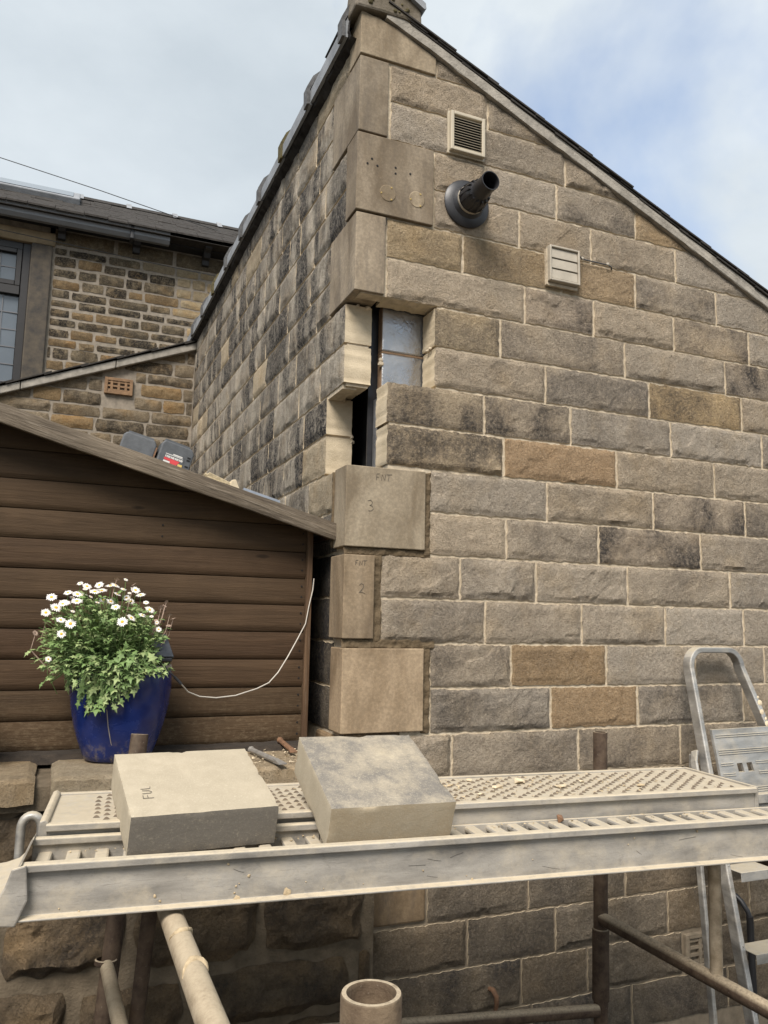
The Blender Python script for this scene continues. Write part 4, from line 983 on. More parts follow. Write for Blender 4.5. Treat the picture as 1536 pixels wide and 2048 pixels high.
def daisy():
    rr = random.Random(8); C = Vector((-.775, -.005, -.03))
    e = empty('daisy_plant', (-.72, .03, -.12), 'bushy green plant with white daisies growing in the blue pot', 'plant')
    # leaf template: lobed, 11 verts
    lt = [(0, 0, 0), (.10, .30, .02), (.34, .38, .03), (.16, .52, .03), (.38, .70, .01), (.14, .74, .02), (.0, 1.0, -.05), (-.14, .74, .02), (-.38, .70, .01), (-.16, .52, .03), (-.34, .38, .03), (-.10, .30, .02)]
    mb = MB(); st = MB(); stems = []
    soilp = Vector((-.73, .03, -.12))
    def leaf(p, d, L, mi):
        d = d.normalized(); up = Vector((rr.uniform(-.4, .4), rr.uniform(-.6, .1), 1)); s_ = d.cross(up).normalized(); n_ = s_.cross(d)
        wv = rr.uniform(.65, 1.1)
        V = [p + d*(b*L) + s_*(a*L*wv) + n_*(c*L*2.2 - .25*L*b*b) for a, b, c in lt]
        mb.add(V, [(0, 1, 11), (1, 2, 3), (1, 3, 9, 11), (9, 10, 11), (3, 4, 5), (3, 5, 7, 9), (7, 8, 9), (5, 6, 7)], mi)
    for i in range(430):
        th = rr.uniform(0, 2*math.pi); ph = math.acos(rr.uniform(-.55, 1))
        rx, ryy, rzz = .198, .155, .175
        tip = C + Vector((math.sin(ph)*math.cos(th)*rx, math.sin(ph)*math.sin(th)*ryy, math.cos(ph)*rzz))*rr.uniform(.72, 1.04)
        if tip.z < -.06:
            if math.hypot(tip.x-PC.x, tip.y-PC.y) < .145 and tip.z < -.09: tip.y = PC.y - .16 - rr.uniform(0, .03)
            if tip.y > .04: continue
            if tip.x > -.68: tip.z = max(tip.z, -.10)
        if tip.y > .15: tip.y = .15
        base = soilp + Vector((rr.uniform(-.09, .07), rr.uniform(-.08, .06), 0))
        mid = base.lerp(tip, .5) + Vector((0, 0, .05 + (.06 if tip.z < -.08 else 0))) + Vector((0, -.05 if tip.z < -.08 else 0, 0))
        pts = []
        for k in range(7):
            t_ = k/6; pts.append(base*(1-t_)**2 + mid*2*t_*(1-t_) + tip*t_*t_)
        st.tube(pts, [.0018*(1-.5*k/6) for k in range(7)], 4, False)
        for k in range(9):
            t_ = rr.uniform(.25, 1.0); p = base*(1-t_)**2 + mid*2*t_*(1-t_) + tip*t_*t_
            dirn = (tip-base).normalized()*.7 + Vector((rr.uniform(-1, 1), rr.uniform(-1, .6), rr.uniform(-.5, .6)))
            leaf(p, dirn, rr.uniform(.015, .031), 0 if rr.random() < .62 else 1)
    for i in range(70):    # shoots that hang over the rim
        x = rr.uniform(-.875, -.655); dz = rr.uniform(.0, 1)
        zt_ = -.075 - dz*.12*max(.15, 1 - abs((x+.79)/.13)**1.5)
        dx = x - PC.x; yf = PC.y - math.sqrt(max(.0004, .151**2 - dx*dx)) - rr.uniform(.004, .02)
        st.tube([(x*.6+PC.x*.4, yf+.07, -.06), (x, yf-.005, -.06), (x, yf, zt_)], .0014, 4, False)
        for k in range(4): leaf(Vector((x, yf-.002, zt_ + .02*k)), Vector((rr.uniform(-.8, .8), rr.uniform(-.9, -.2), rr.uniform(-1.2, .1))), rr.uniform(.026, .046), 0 if rr.random() < .6 else 1)
    tag(mb.build('foliage', ['leaf', 'leaf2'], e), kind='stuff')
    st.build('stems', 'leaf', e)
    # flower meshes shared between all flowers
    pv = MB(); npet = 15
    for k in range(npet):
        a = 2*math.pi*k/npet; ca_, sa_ = math.cos(a), math.sin(a); l = 1 + .1*math.sin(k*2.3)
        def q(r, w, z): return (r*ca_ - w*sa_, r*sa_ + w*ca_, z)
        pv.add([q(.25, -.06, 0), q(.6*l, -.13, .05), q(.92*l, -.10, .02), q(1.0*l, 0, -.01), q(.92*l, .10, .02), q(.6*l, .13, .05), q(.25, .06, 0)], [(0, 1, 5, 6), (1, 2, 4, 5), (2, 3, 4)])
    pm = bpy.data.meshes.new('petals'); pm.from_pydata(pv.V, [], pv.F); pm.materials.append(M['petal'])
    pd = pm.copy(); pd.materials[0] = M['deadflower']
    dv = MB(); dv.lathe([(0, .16), (.16, .14), (.28, .07), (.31, 0)], (0, 0, 0), n=12); dm = bpy.data.meshes.new('disc'); dm.from_pydata(dv.V, [], dv.F); dm.materials.append(M['disc'])
    fl = [(-.929, .125), (-.892, .11), (-.852, .17), (-.833, .161), (-.859, .136), (-.811, .145), (-.77, .163), (-.753, .166), (-.728, .182), (-.708, .145), (-.718, .13), (-.802, .113), (-.784, .121), (-.764, .117), (-.898, .106), (-.941, .08), (-.874, .05), (-.896, .021), (-.735, .058), (-.71, .07), (-.678, .078), (-.666, .116), (-.633, .057), (-.627, .037), (-.925, -.05), (-.845, .134), (-.872, .126), (-.82, .13), (-.79, .15), (-.70, .12), (-.69, .155), (-.86, .115), (-.745, .14), (-.915, .095), (-.885, .14), (-.84, .15), (-.80, .165), (-.675, .14), (-.655, .095), (-.73, .155), (-.87, .085), (-.65, .075), (-.90, .06), (-.755, .10)]
    for i, (x, z) in enumerate(fl):
        dz = z + .03; depth = -math.sqrt(max(0, 1 - ((x-C.x)/.2)**2 - ((dz)/.2)**2))*.13
        y = C.y + depth if z < .11 else rr.uniform(-.07, .05)
        s_ = rr.choice([rr.uniform(.0115, .017), rr.uniform(.0115, .017), rr.uniform(.006, .010)])
        o = link('flower', pm, e, Vector((x, y, z)) - Vector(e.location)); o.scale = (s_,)*3
        nrm = Vector((rr.uniform(-.4, .4), rr.uniform(-.9, -.3) if z < .11 else rr.uniform(-.75, -.2), rr.uniform(.5, 1.0)))
        if z < .06: nrm = Vector((rr.uniform(-.3, .3), -1, rr.uniform(.2, .6)))
        o.rotation_euler = nrm.to_track_quat('Z', 'Y').to_euler()
        link('flower_disc', dm, o)
        MB().tube([Vector((x, y, z)) - nrm.normalized()*.002, Vector((x, y+.012, z-.04)), Vector((x*.8+C.x*.2, y*.5, z-.10))], .0012, 4, False).build('flower_stalk', 'leaf', e)
    for i in range(16):   # faded heads
        x, z = (rr.uniform(-.63, -.575), rr.uniform(.03, .11)) if i > 5 else rr.choice([(-.955, .035), (-.965, .02), (-.75, .185), (-.70, .17), (-.94, .05), (-.60, .12)])
        y = rr.uniform(-.04, .06); s_ = rr.uniform(.007, .012)
        o = link('faded_flower', pd, e, Vector((x, y, z)) - Vector(e.location)); o.scale = (s_, s_, s_*1.6); o.rotation_euler = (rr.uniform(-.9, .9), rr.uniform(-.9, .9), 0)
        MB().tube([Vector((x, y, z)), Vector((x-.01, y, z-.05)), Vector((x*.7+C.x*.3, y, z-.12))], .001, 4, False).build('dry_stalk', 'deadflower', e)
daisy()
# little solar lamp with its lead
e = empty('solar_panel', (-.605, -.03, -.075), 'small black solar panel on a spike at the edge of the blue pot', 'solar panel')
pn = [(-.640, .0, .020), (-.592, .012, .022), (-.573, -.045, -.044), (-.642, -.055, -.044)]
off = Vector((.0, .010, -.008))
bevel(mesh('panel', pn + [tuple(Vector(p)+off) for p in pn], [(3, 2, 1, 0), (4, 5, 6, 7), (0, 1, 5, 4), (1, 2, 6, 5), (2, 3, 7, 6), (3, 0, 4, 7)], 'panel', e), .002)
bevel(MB().box((-.635, -.045, -.060), (-.578, -.01, -.048)).build('housing', 'plastic_black', e), .003)
MB().tube([(-.61, -.02, -.05), (-.612, -.01, -.14)], .004, 8).build('spike', 'plastic_black', e)
e = empty('panel_lead', (-.35, -.02, -.16), 'thin pale cable sagging from the blue pot to the shed corner', 'cable')
MB().tube([(-.612, -.03, -.06), (-.600, -.085, -.075), (-.585, -.105, -.092), (-.574, -.105, -.105)], .0022, 7).build('black_lead', 'plastic_black', e)
MB().tube([(-.578, -.106, -.100), (-.556, -.103, -.122)], .0045, 9).build('plug', 'plastic_black', e)
cp = [(-.556, -.103, -.122), (-.53, -.07, -.148), (-.49, -.04, -.165), (-.435, -.02, -.172), (-.37, .0, -.168), (-.34, .02, -.162), (-.29, .05, -.152), (-.243, .08, -.136), (-.205, .11, -.105), (-.165, .14, -.055), (-.125, .165, .005), (-.095, .17, .06), (-.085, .17, .12), (-.073, .168, .18), (-.07, .168, .22)]
sm(MB().tube(cp, .0021, 7).build('white_lead', 'cord', e), 60)
# dark pot just entering the picture on the left
sm(tag(MB().lathe([(0, 0), (.07, 0), (.075, .01), (.085, .17), (.09, .172), (.09, .185), (.083, .185), (.08, .16)], (-1.165, .02, -.357), n=40).build('dark_pot', 'plastic_black', None, (-1.165, .02, -.357)), 'black plastic pot at the left edge of the picture', 'pot'), 40)

# chisels and grit on the ledge
def chisel(a, b, mat, label, flat=True, r=.0085):
    a, b = Vector(a), Vector(b); d = (b-a).normalized(); s_ = d.cross(Vector((0, 0, 1))).normalized()
    e = empty('chisel', a, label, 'chisel', 'chisels on the cap stones')
    MB().tube([a, a+d*.004, a.lerp(b, .72), a.lerp(b, .8)], [r*.9, r, r, r*.95], 8).build('shank', mat, e)
    sm(MB().lathe([(0, -.002), (r*1.25, 0), (r*1.35, .006), (r, .012)], a, d, 10).build('struck_head', 'rust' if mat == 'rust' else 'steel', e), 50)
    p0 = a.lerp(b, .78); z = Vector((0, 0, 1))
    V = [p0 + s_*r*.8 + z*r*.8, p0 - s_*r*.8 + z*r*.8, p0 - s_*r*.8 - z*r*.8, p0 + s_*r*.8 - z*r*.8, b + s_*r*1.5 + z*.001, b - s_*r*1.5 + z*.001, b - s_*r*1.5 - z*.002, b + s_*r*1.5 - z*.002]
    MB().add(V, [(3, 2, 1, 0), (4, 5, 6, 7), (0, 1, 5, 4), (1, 2, 6, 5), (2, 3, 7, 6), (3, 0, 4, 7)]).build('blade', mat, e)
chisel((-.302, .05, -.344), (-.268, -.215, -.346), 'steel', 'pale steel cold chisel with flat tip between the two loose stones')
chisel((-.185, .13, -.330), (-.181, -.03, -.345), 'rust', 'rusty brown chisel lying behind the pale one on the cap stone')
def chip(name, p, s_, seed, mat, parent=None, flat=.5):
    rr = random.Random(seed); bm = bmesh.new()
    for i in range(10):
        v = Vector((rr.gauss(0, 1), rr.gauss(0, 1), rr.gauss(0, 1))).normalized(); bm.verts.new((v.x*s_*rr.uniform(.7, 1.3), v.y*s_*rr.uniform(.6, 1), (v.z+.75)*s_*flat))
    bmesh.ops.convex_hull(bm, input=bm.verts[:])
    for v in [v for v in bm.verts if not v.link_faces]: bm.verts.remove(v)
    me = bpy.data.meshes.new(name); bm.to_mesh(me); bm.free(); me.materials.append(M[mat])
    return link(name, me, parent, Vector(p) - ploc(parent))
gm = MB(); rr = random.Random(4)
def grit(mbx, f, n, smin, smax):
    for i in range(n):
        p = Vector(f(rr)); s_ = rr.uniform(smin, smax)
        V = [p + Vector((rr.uniform(-1, 1)*s_, rr.uniform(-1, 1)*s_, rr.uniform(0, .8)*s_)) for _ in range(4)]
        mbx.add(V, [(0, 1, 2), (0, 2, 3), (0, 3, 1), (1, 3, 2)])
grit(gm, lambda r: (r.uniform(-.42, -.08), r.uniform(-.17, .08), -.354), 260, .002, .008)
tag(gm.build('stone_grit', ['chip'], R), kind='stuff')

# ================================================================== STAGING BOARDS
def frame_T(o, ang_):
    c_, s_ = math.cos(ang_), math.sin(ang_); o = Vector(o)
    return lambda v: (o.x + v[0]*c_ - v[1]*s_, o.y + v[0]*s_ + v[1]*c_, o.z + v[2])
# rear board: perforated deck upward
TA = frame_T((-.905, -.695, -.360), rad(-5.2)); LA, WA = 1.80, .305
RB = empty('perforated_staging_board', TA((LA/2, WA/2, -.06)), 'dusty aluminium staging board with perforated tread deck next to the wall', 'scaffold board')
mb = MB(); mb.box((0, .012, -.004), (LA, WA-.012, 0), TA); mb.build('deck', 'deck', RB)
def rail(T, y, L, z0, z1, side, parent, name='side_rail', lip=.017, x0=0, bulge=.006):
    """side=-1: web's flanges face -y"""
    pr = [(0, z0), (side*.022, z0), (side*.022, z0+.004), (side*.005, z0+.006), (side*.004, z1-.016), (side*lip, z1-.014), (side*lip, z1-.002), (side*(lip-.003), z1), (-side*.004, z1+.0), (-side*.004, z0)]
    m = MB(); m.prism(pr, lambda p: (x0, y+p[0], p[1]), lambda p: (L, y+p[0], p[1]), T)
    o = m.build(name, 'alu', parent); bevel(o, .0015, 2); return o
rail(TA, .008, LA, -.122, .004, -1, RB); rail(TA, WA-.008, LA, -.122, .004, 1, RB)
# tread dimples: raised crescents with a dark slot behind
mb = MB(); x = .095; i = 0
while x < LA - .03:
    k = 7 if i % 2 else 6
    for j in range(k):
        y = .035 + (WA-.07)*(j + (.0 if i % 2 else .5))/6; w_ = .0075; 
        if rnd.random() < .05: continue
        pts = [(-w_, 0, .0006), (-w_*.5, -.0035, .0035), (0, -.0045, .0045), (w_*.5, -.0035, .0035), (w_, 0, .0006)]
        lo = [(-w_, .0015, .0006), (-w_*.5, .0022, .0012), (0, .0026, .0012), (w_*.5, .0022, .0012), (w_, .0015, .0006)]
        jx, jy = rnd.uniform(-.0015, .0015), rnd.uniform(-.0012, .0012)
        V = [TA((x+jx+a*.9, y+jy-b-.004, c_)) for a, b, c_ in pts] + [TA((x+jx+a, y+jy-b+.003, .0004)) for a, b, c_ in pts] + [TA((x+jx+a*.9, y+jy-.0062, .0007)) for a, b, c_ in pts]
        mb.add(V, [(5+q_, 6+q_, 1+q_, q_) for q_ in range(4)], 0)
        mb.add([], [], 0)
        b0 = len(mb.V) - 15
        mb.F += [(b0+q_, b0+1+q_, b0+11+q_, b0+10+q_) for q_ in range(4)]; mb.I += [1]*4
    x += .0215; i += 1
tag(mb.build('tread_dimples', ['deck', 'hole'], RB), kind='stuff')
o = MB().prism([(-.012, -.085), (.004, -.085), (.004, .006), (-.004, .012), (-.014, .008), (-.016, -.02)], lambda p: (p[0], .002, p[1]), lambda p: (p[0], WA-.002, p[1]), TA).build('end_cap', 'alu', RB); bevel(o, .003)
o = MB().prism([(LA, -.085), (LA+.014, -.085), (LA+.014, .004), (LA, .006)], lambda p: (p[0], .002, p[1]), lambda p: (p[0], WA-.002, p[1]), TA).build('end_cap', 'alu', RB); bevel(o, .003)
hp = []
for t_ in range(0, 13):
    a = math.pi*t_/12; hp.append(TA((-.034 + .020*math.cos(a), .055, -.016 + .026*math.sin(a))))
sm(MB().tube([TA((-.014, .055, -.04))] + hp + [TA((-.054, .055, -.075))], .0095, 12).build('end_hook', 'ladder', RB), 60)
# near board: rungs below, rails standing up like a tray
TBn = frame_T((-.945, -.878, -.379), rad(-5.6)); LB, WB = 3.1, .190
NB = empty('slatted_staging_board', TBn((1.2, WB/2, -.09)), 'near aluminium staging board with rungs and high side rails, holding two stones', 'scaffold board')
rail(TBn, 0, LB, -.098, 0, -1, NB, 'front_rail', .018); rail(TBn, WB-.012, .60, -.098, 0, -1, NB, 'rear_rail', .014); bevel(MB().box((.602, WB-.014, -.098), (1.86, WB-.006, -.026), TBn).build('rear_rail', 'alu', NB), .002); rail(TBn, WB, LB, -.098, .024, -1, NB, 'rear_rail', .016, 1.868)
x = .012
rm = None
while x < LB - .03:
    o = MB().prism([(0, -.042), (.027, -.042), (.028, -.033), (.025, -.029), (.002, -.029), (-.001, -.033)], lambda p: (x+p[0], .0045, p[1]), lambda p: (x+p[0], WB-.0065, p[1]), TBn).build('rung', 'deck', NB); bevel(o, .002, 1)
    x += .0555
for yy in (.005,):
    MB().box((.0, yy, -.0285), (LB, yy+.010, -.0245), TBn).build('rung_strip', 'deck', NB)
rr = random.Random(31)
for i in range(22):
    a = rr.uniform(.05, 1.75); z_ = rr.choice([rr.uniform(-.092, -.02), rr.uniform(-.095, -.08)]); r = rr.uniform(.001, .0032)
    if i in (3, 9): r = .008
    p = TBn((a, -.0058, z_)); o = MB().lathe([(0, .0012), (r*.55, .001), (r, 0)], p, (0, -1, 0), 9).build('cement_splash', 'dirt', NB)
    for v in o.data.vertices: v.co.x += .5*r*noise.noise(Vector(v.co)*300); v.co.z += .8*r*noise.noise(Vector(v.co)*260+Vector((4, 4, 4)))
for i in range(9):
    a = rr.uniform(.05, 1.8); z_ = rr.uniform(-.085, -.025); L_ = rr.uniform(.008, .05); dz = rr.uniform(-.012, .012)
    MB().tube([TBn((a, -.0052, z_)), TBn((a+L_*.5, -.0052, z_+dz*.6)), TBn((a+L_, -.0052, z_+dz))], .0003, 4, False).build('scratch', 'pencil', NB)
# flared end casting on the left
mb = MB(); sec = [(.004, .004), (-.004, -.010), (-.010, -.030), (-.026, -.045), (-.05, -.052), (-.085, -.056), (-.13, -.058)]
V = []; F = []
for a, h_ in sec: V += [TBn((a, -.02, h_-.0)), TBn((a, WB+.012, h_))]
for a, h_ in sec: V += [TBn((a-.004, -.02, h_-.006)), TBn((a-.004, WB+.012, h_-.006))]
n_ = len(sec)
for i in range(n_-1):
    F += [(2*i, 2*i+1, 2*i+3, 2*i+2), (2*n_+2*i+2, 2*n_+2*i+3, 2*n_+2*i+1, 2*n_+2*i), (2*i, 2*i+2, 2*n_+2*i+2, 2*n_+2*i), (2*i+3, 2*i+1, 2*n_+2*i+1, 2*n_+2*i+3)]
mb.add(V, F); sm(mb.build('end_casting', 'deck', NB), 50)
o = MB().prism([(.012, .002), (-.012, -.004), (-.022, -.035), (-.040, -.066), (-.046, -.1), (.0, -.104), (.018, -.06)], lambda p: (p[0], -.026, p[1]), lambda p: (p[0], -.020, p[1]), TBn).build('end_bracket', 'alu', NB); bevel(o, .003)
# debris on the deck
rr = random.Random(9)
spots = [(.86, .10), (.98, .19), (1.02, .08), (1.10, .15), (1.18, .2), (1.27, .12), (1.36, .17), (.92, .23), (1.06, .25), (1.5, .09)]
for i, (a, b) in enumerate(spots):
    big = i in (4, 5)
    c_ = chip('stone_chip', TA((a, b, .0015)), rr.uniform(.010, .017)*(1.7 if big else 1), 50+i, 'chip' if rr.random() < .8 else 'dirt', flat=.32)
    tag(c_, 'pale stone flake lying on the perforated tread deck behind the right stone', 'stone chip', 'stone flakes on the staging board')
c_ = chip('stone_chip', TBn((1.20, WB-.03, -.029)), .014, 77, 'rust', flat=.8); tag(c_, 'dark round lump on the rungs against the rear rail', 'stone chip')
gm = MB(); rr = random.Random(12)
grit(gm, lambda r: TA((min(LA-.1, max(.08, r.gauss(1.0, .3))), r.uniform(.03, WA-.03), .001)), 520, .0015, .007)
tag(gm.build('deck_grit', ['dirt'], RB), kind='stuff')
gm = MB(); grit(gm, lambda r: TBn((r.uniform(.05, 2.2), r.choice([r.uniform(.01, .04), r.uniform(WB-.05, WB-.01)]), -.0288)), 380, .0015, .006)
tag(gm.build('rung_grit', ['dirt'], NB), kind='stuff')

# loose sawn stones ----------------------------------------------------------------
def sawn(tfl, X, Y, Z, a, b, th, mats, label, seed, name='sawn_stone'):
    tfl, X, Y, Z = map(Vector, (tfl, X, Y, Z)); X.normalize(); Y.normalize(); Z = X.cross(Y).normalized()
    nx, ny, nz = 30, 30, 12; V = {}; VL = []; F = []; I = []
    def vid(i, j, k):
        if (i, j, k) not in V:
            p = Vector((a*i/nx, b*j/ny, -th*k/nz)); s_ = p + Vector((seed, seed*2, 0))
            ex = (i in (0, nx)) + (j in (0, ny)) + (k in (0, nz))
            if ex >= 2:
                c_ = Vector((a/2, b/2, -th/2)); chipd = .0007 + max(0, noise.noise(s_*45)-.3)*.006 + max(0, noise.noise(s_*17)-.38)*.008
                for ax, m_ in ((0, nx), (1, ny), (2, nz)):
                    q = (i, j, k)[ax]
                    if q in (0, m_):
                        p[ax] += chipd*(1 if (c_[ax] > p[ax]) else -1)
            p += Vector((noise.noise(s_*22), noise.noise(s_*22+Vector((4, 4, 4))), noise.noise(s_*22+Vector((8, 8, 8)))))*.0005
            V[(i, j, k)] = len(VL); VL.append(tfl + X*p.x + Y*p.y + Z*p.z)
        return V[(i, j, k)]
    for i in range(nx):
        for j in range(ny):
            F.append((vid(i, j, 0), vid(i+1, j, 0), vid(i+1, j+1, 0), vid(i, j+1, 0))); I.append(0)
            F.append((vid(i, j+1, nz), vid(i+1, j+1, nz), vid(i+1, j, nz), vid(i, j, nz))); I.append(3)
    for i in range(nx):
        for k in range(nz):
            F.append((vid(i, 0, k+1), vid(i+1, 0, k+1), vid(i+1, 0, k), vid(i, 0, k))); I.append(1)
            F.append((vid(i, ny, k), vid(i+1, ny, k), vid(i+1, ny, k+1), vid(i, ny, k+1))); I.append(2)
    for j in range(ny):
        for k in range(nz):
            F.append((vid(0, j+1, k+1), vid(0, j, k+1), vid(0, j, k), vid(0, j+1, k))); I.append(2)
            F.append((vid(nx, j, k+1), vid(nx, j+1, k+1), vid(nx, j+1, k), vid(nx, j, k))); I.append(2)
    base = tfl + X*a/2 + Y*b/2 - Z*th
    o = mesh(name, VL, F, mats, None, base, color=(1, 1, 1, 1), matidx=I); sm(o, 40)
    return tag(o, label, 'stone block', 'loose sawn stones on the staging'), (tfl, X, Y, Z)
s1, fr1 = sawn((-.752, -.843, -.321), (.998, .064, -.007), (-.060, .960, .275), (0, 0, 1),   .31, .288, .086, ['sawn_pale', 'sawn_stain', 'sawn_pale', 'sawn_pale'], 'pale sawn stone block with blackened front face, left one on the staging', 3.3)
s2, fr2 = sawn((-.358, -.919, -.315), (1, -.027, -.010), (.029, .934, .357), (0, 0, 1), .29, .300, .094, ['sawn_grey', 'sawn_tan', 'sawn_pale', 'sawn_pale'], 'sawn stone block with grey weathered top, right one on the staging', 6.1)
tf, X, Y, Z = fr1
FUL = [[(0, 0), (.0, .022)], [(.0, .022), (.013, .021)], [(0, .012), (.012, .012)], [(.020, .021), (.021, .004), (.027, .001), (.032, .006), (.033, .02)], [(.040, .022), (.041, .003), (.050, .001)]]
scrawl(FUL, tf + X*.056 + Y*.070 + Z*.0012, Y, -X, Z, s1, .0006)

# ================================================================== TRESTLES
def hollow(a, b, r, name, mat, parent, open_top=False, n=24):
    a, b = Vector(a), Vector(b); ax = (b-a).normalized(); L = (b-a).length
    if open_top: pr = [(r, 0), (r, L-.002), (r-.001, L), (r-.0045, L), (r-.0055, L-.003), (r-.0055, L-.25), (0, L-.25)]
    else: pr = [(0, 0), (r, 0), (r, L), (0, L)]
    return sm(MB().lathe(pr, a, ax, n).build(name, mat, parent), 40)
G0 = -1.5
TL = empty('scaffold_trestle', (-.69, -1.0, G0), 'rusty tubular steel trestle carrying the left end of the boards', 'trestle', 'scaffold trestles')
hollow((-.78, -.36, G0), (-.679, -.228, -.245), .0235, 'post', 'tube', TL, True)
hollow((-.674, -1.935, G0), (-.674, -1.935, -.212), .0242, 'post', 'tube_post', TL, True, 48)
hollow((-.70, -.5, G0+.3), (-.663, -.56, -.51), .0175, 'upright', 'tube', TL)
hollow((-.664, -.30, -.508), (-.672, -1.912, -.508), .0225, 'top_bar', 'tube_pale', TL)
hollow((-.735, -.32, -.80), (-.684, -1.912, -.84), .017, 'lower_bar', 'tube_pale', TL)
sm(MB().lathe([(.024, 0), (.0275, .002), (.0275, .012), (.024, .014)], (-.738, -.307, -.80), (.08, .1, 1), 24).build('sleeve', 'tube', TL), 40)
for t_, sd in ((.42, 2), (.515, 5)):   # mortar and weld lumps on the top bar
    p = Vector((-.664, -.30, -.508)).lerp(Vector((-.672, -1.912, -.508)), t_); mb = MB(); q = []
    for k in range(9):
        a = rad(-10 + 22*k); q.append(p + Vector((.0215*math.cos(a), .012*math.sin(a*1.7+sd)-.004*k, .0215*math.sin(a))))
    sm(mb.tube(q, [.002, .0045, .006, .005, .006, .007, .005, .004, .002], 7, wob=.4, sd=sd).build('mortar_lump', 'dirt', TL), 60)
TRt = empty('scaffold_trestle', (.83, -1.0, G0), 'rusty tubular steel trestle carrying the boards beside the stepladder', 'trestle', 'scaffold trestles')
hollow((.823, -.245, G0), (.818, -.28, -.283), .0235, 'post', 'tube', TRt, True)
hollow((.83, -1.85, G0), (.83, -1.85, -.283), .0235, 'post', 'tube', TRt, True)
sm(MB().lathe([(.024, 0), (.0275, .002), (.0275, .22), (.0255, .225), (.024, .226)], (.8215, -.255, -1.14), (-.004, -.03, 1), 24).build('sleeve', 'tube', TRt), 40)
hollow((.818, -.275, -.882), (.835, -1.83, -.888), .0205, 'lower_bar', 'tube', TRt)
hollow((.818, -.28, -.508), (.83, -1.83, -.508), .0225, 'top_bar', 'tube', TRt)
hollow((.831, -.752, -.875), (.838, -.752, -.50), .0172, 'upright', 'tube_pale', TRt)
br = hollow((.80, -.262, -1.165), (-.55, -.36, -.99), .0195, 'brace', 'tube', None)
br.name = 'brace_tube'; tag(br, 'long rusty tube running low between the two trestles', 'tube')

# ================================================================== STEPLADDER
LD = empty('stepladder', (1.55, -.35, G0), 'folded aluminium stepladder with looped handle leaning on the wall', 'ladder')
def lp(t_, right, off=0):       # point on a front stile, t_ 0 top .. 1 foot
    a = Vector((1.405, -.075, -.09)); b = Vector((1.253, -.53, -1.5))
    if right: a = Vector((1.668, -.075, -.085)); b = Vector((1.95, -.53, -1.5))
    return a.lerp(b, t_) + Vector((0, off, 0))
def bar(pts, w_, d_, name, parent, mat='ladder'):
    """rectangular section swept along pts; w_ across x, d_ along y"""
    V = []; P_ = [Vector(p) for p in pts]
    for i, p in enumerate(P_):
        t_ = (P_[min(i+1, len(P_)-1)] - P_[max(i-1, 0)]).normalized(); nrm = Vector((0, 1, 0)); nrm = (nrm - t_*nrm.dot(t_)).normalized(); s_ = t_.cross(nrm)
        for a, b in ((-1, -1), (1, -1), (1, 1), (-1, 1)): V.append(p + s_*a*w_/2 + nrm*b*d_/2)
    F = [(i*4+k, i*4+(k+1) % 4, (i+1)*4+(k+1) % 4, (i+1)*4+k) for i in range(len(P_)-1) for k in range(4)] + [(3, 2, 1, 0), tuple(range(len(V)-4, len(V)))]
    m = MB().add(V, F); o = m.build(name, mat, parent)
    bm = bmesh.new(); bm.from_mesh(o.data); bmesh.ops.recalc_face_normals(bm, faces=bm.faces[:]); bm.to_mesh(o.data); bm.free()
    bevel(o, .004, 2); return o
arc = []
tl, tr = lp(0, 0), lp(0, 1)
for k in range(9):
    a = math.pi - math.pi/2*k/8; arc.append((tl.x + .062 + .062*math.cos(a), tl.y + .01*math.sin(a), tl.z + .075*math.sin(a)))
for k in range(9):
    a = math.pi/2 - math.pi/2*k/8; arc.append((tr.x - .062 + .062*math.cos(a), tr.y + .01*math.sin(a), tr.z + .068*math.sin(a)+.002))
bar([lp(1, 0), lp(.5, 0), lp(.05, 0)] + arc + [lp(.05, 1), lp(.5, 1), lp(1, 1)], .022, .042, 'front_frame', LD)
bar([lp(.22, 0) + Vector((-.028, .03, 0)), lp(.30, 0) + Vector((-.030, .055, 0)), lp(1, 0) + Vector((-.02, .19, 0))], .016, .026, 'rear_leg', LD)
bar([lp(.22, 1) + Vector((.028, .03, 0)), lp(.30, 1) + Vector((.030, .055, 0)), lp(1, 1) + Vector((.02, .19, 0))], .016, .026, 'rear_leg', LD)
bar([lp(.21, 0) + Vector((-.030, .012, 0)), lp(.235, 0) + Vector((-.050, .004, 0)), lp(.30, 0) + Vector((-.056, -.003, 0)), lp(.40, 0) + Vector((-.040, -.0, 0))], .012, .03, 'hinge_arm', LD)
# folded top platform with grip slots
def tp(u_, w_, n_=0):      # u_ across 0..1, w_ along stile t
    return lp(w_, 0).lerp(lp(w_, 1), u_) + Vector((0, -.026-n_, -.008*n_))
u0, u1, w0, w1 = .07, .93, .155, .375
us = [u0, .31, .385, .44, .515, u1]; ws = [w0, .240, .262, w1]
mb = MB()
for i in range(5):
    for j in range(3):
        if j == 1 and i in (1, 3): continue
        c4 = [tp(us[i], ws[j]), tp(us[i+1], ws[j]), tp(us[i+1], ws[j+1]), tp(us[i], ws[j+1])]; c5 = [tp(us[i], ws[j], .012), tp(us[i+1], ws[j], .012), tp(us[i+1], ws[j+1], .012), tp(us[i], ws[j+1], .012)]
        mb.add(c5 + c4, [(0, 3, 2, 1), (4, 5, 6, 7), (0, 1, 5, 4), (1, 2, 6, 5), (2, 3, 7, 6), (3, 0, 4, 7)])
o = mb.build('top_platform', 'ladder', LD)
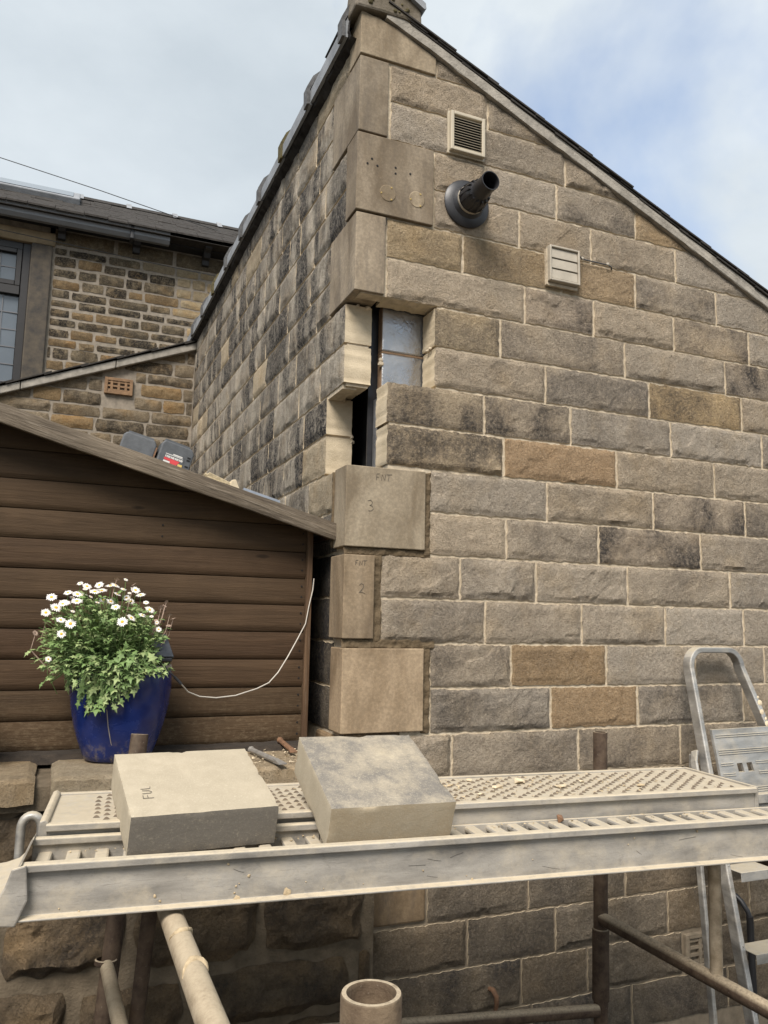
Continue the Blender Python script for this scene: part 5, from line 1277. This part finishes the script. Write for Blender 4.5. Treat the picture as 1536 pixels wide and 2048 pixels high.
for w_ in (.168, .173, .205, .210, .215, .237, .242, .262, .267, .298, .303, .308, .335, .340, .345, .366):
    a_, b_ = (.1, .9)
    segs = [(a_, .26), (.57, b_)] if .225 < w_ < .275 else [(a_, b_)]
    for a_, b_ in segs:
        MB().add([tp(a_, w_, .0125), tp(b_, w_, .0125), tp(b_, w_+.0022, .0125), tp(a_, w_+.0022, .0125), tp(a_, w_+.0006, .0155), tp(b_, w_+.0006, .0155), tp(b_, w_+.0016, .0155), tp(a_, w_+.0016, .0155)], [(0, 3, 2, 1), (4, 5, 6, 7), (0, 1, 5, 4), (1, 2, 6, 5), (2, 3, 7, 6), (3, 0, 4, 7)]).build('grip_rib', 'ladder', LD)
for z in (-.53, -.765, -1.0, -1.235, -1.45):
    t_ = (z + .09)/(-1.41); a, b = lp(t_, 0), lp(t_, 1)
    o = MB().prism([(-.068, -.032), (-.064, -.032), (-.062, -.004), (.022, -.004), (.022, 0), (-.066, 0)], lambda p: (a.x+.010, a.y+p[0], z+p[1]), lambda p: (b.x-.010, b.y+p[0], z+p[1])).build('tread', 'ladder', LD); bevel(o, .0015, 1)
for z in (-.53, -.765, -1.0, -1.235, -1.45):
    t_ = (z + .10)/(-1.41)
    for rt in (0, 1):
        for dz in (0, -.014):
            p = lp(t_, rt, -.0215) + Vector((0, 0, dz)); sm(MB().lathe([(0, .003), (.003, .0022), (.0042, 0)], p, (0, -1, .3), 8).build('rivet', 'steel', LD), 60)
# splashes of mortar on the right stile
rr = random.Random(2)
for i in range(16):
    p = lp(.08+.02*i*rr.uniform(.7, 1.1), 1, -.0225) + Vector((rr.uniform(-.01, .01), 0, 0)); r = rr.uniform(.005, .015)
    sm(MB().lathe([(0, .003), (r*.6, .002), (r, 0)], p, (0, -1, .2), 9).build('mortar_splash', 'chip', LD), 60)

# ================================================================== WIRES
sm(tag(MB().tube([(-2.4, 5.0, 4.275), (-1.647, 5.0, 4.168), (-.783, 5.0, 4.055), (.013, 5.0, 3.934), (.51, 5.0, 3.87), (1.2, 5.0, 3.80)], .004, 6).build('overhead_wire', 'wire', None, (-.5, 5, 4.2)), 'thin wire crossing the sky above the house roof', 'wire'), 60)
sm(tag(MB().tube([(-2.4, 4.62, 3.33), (-1.56, 4.62, 3.315), (-.9, 4.62, 3.29), (-.2, 4.62, 3.26), (.27, 4.62, 3.25), (.7, 4.64, 3.25)], .0035, 6).build('facade_wire', 'wire', None, (-.5, 4.62, 3.29)), 'thin dark cable strung across the house wall below the gutter', 'wire'), 60)
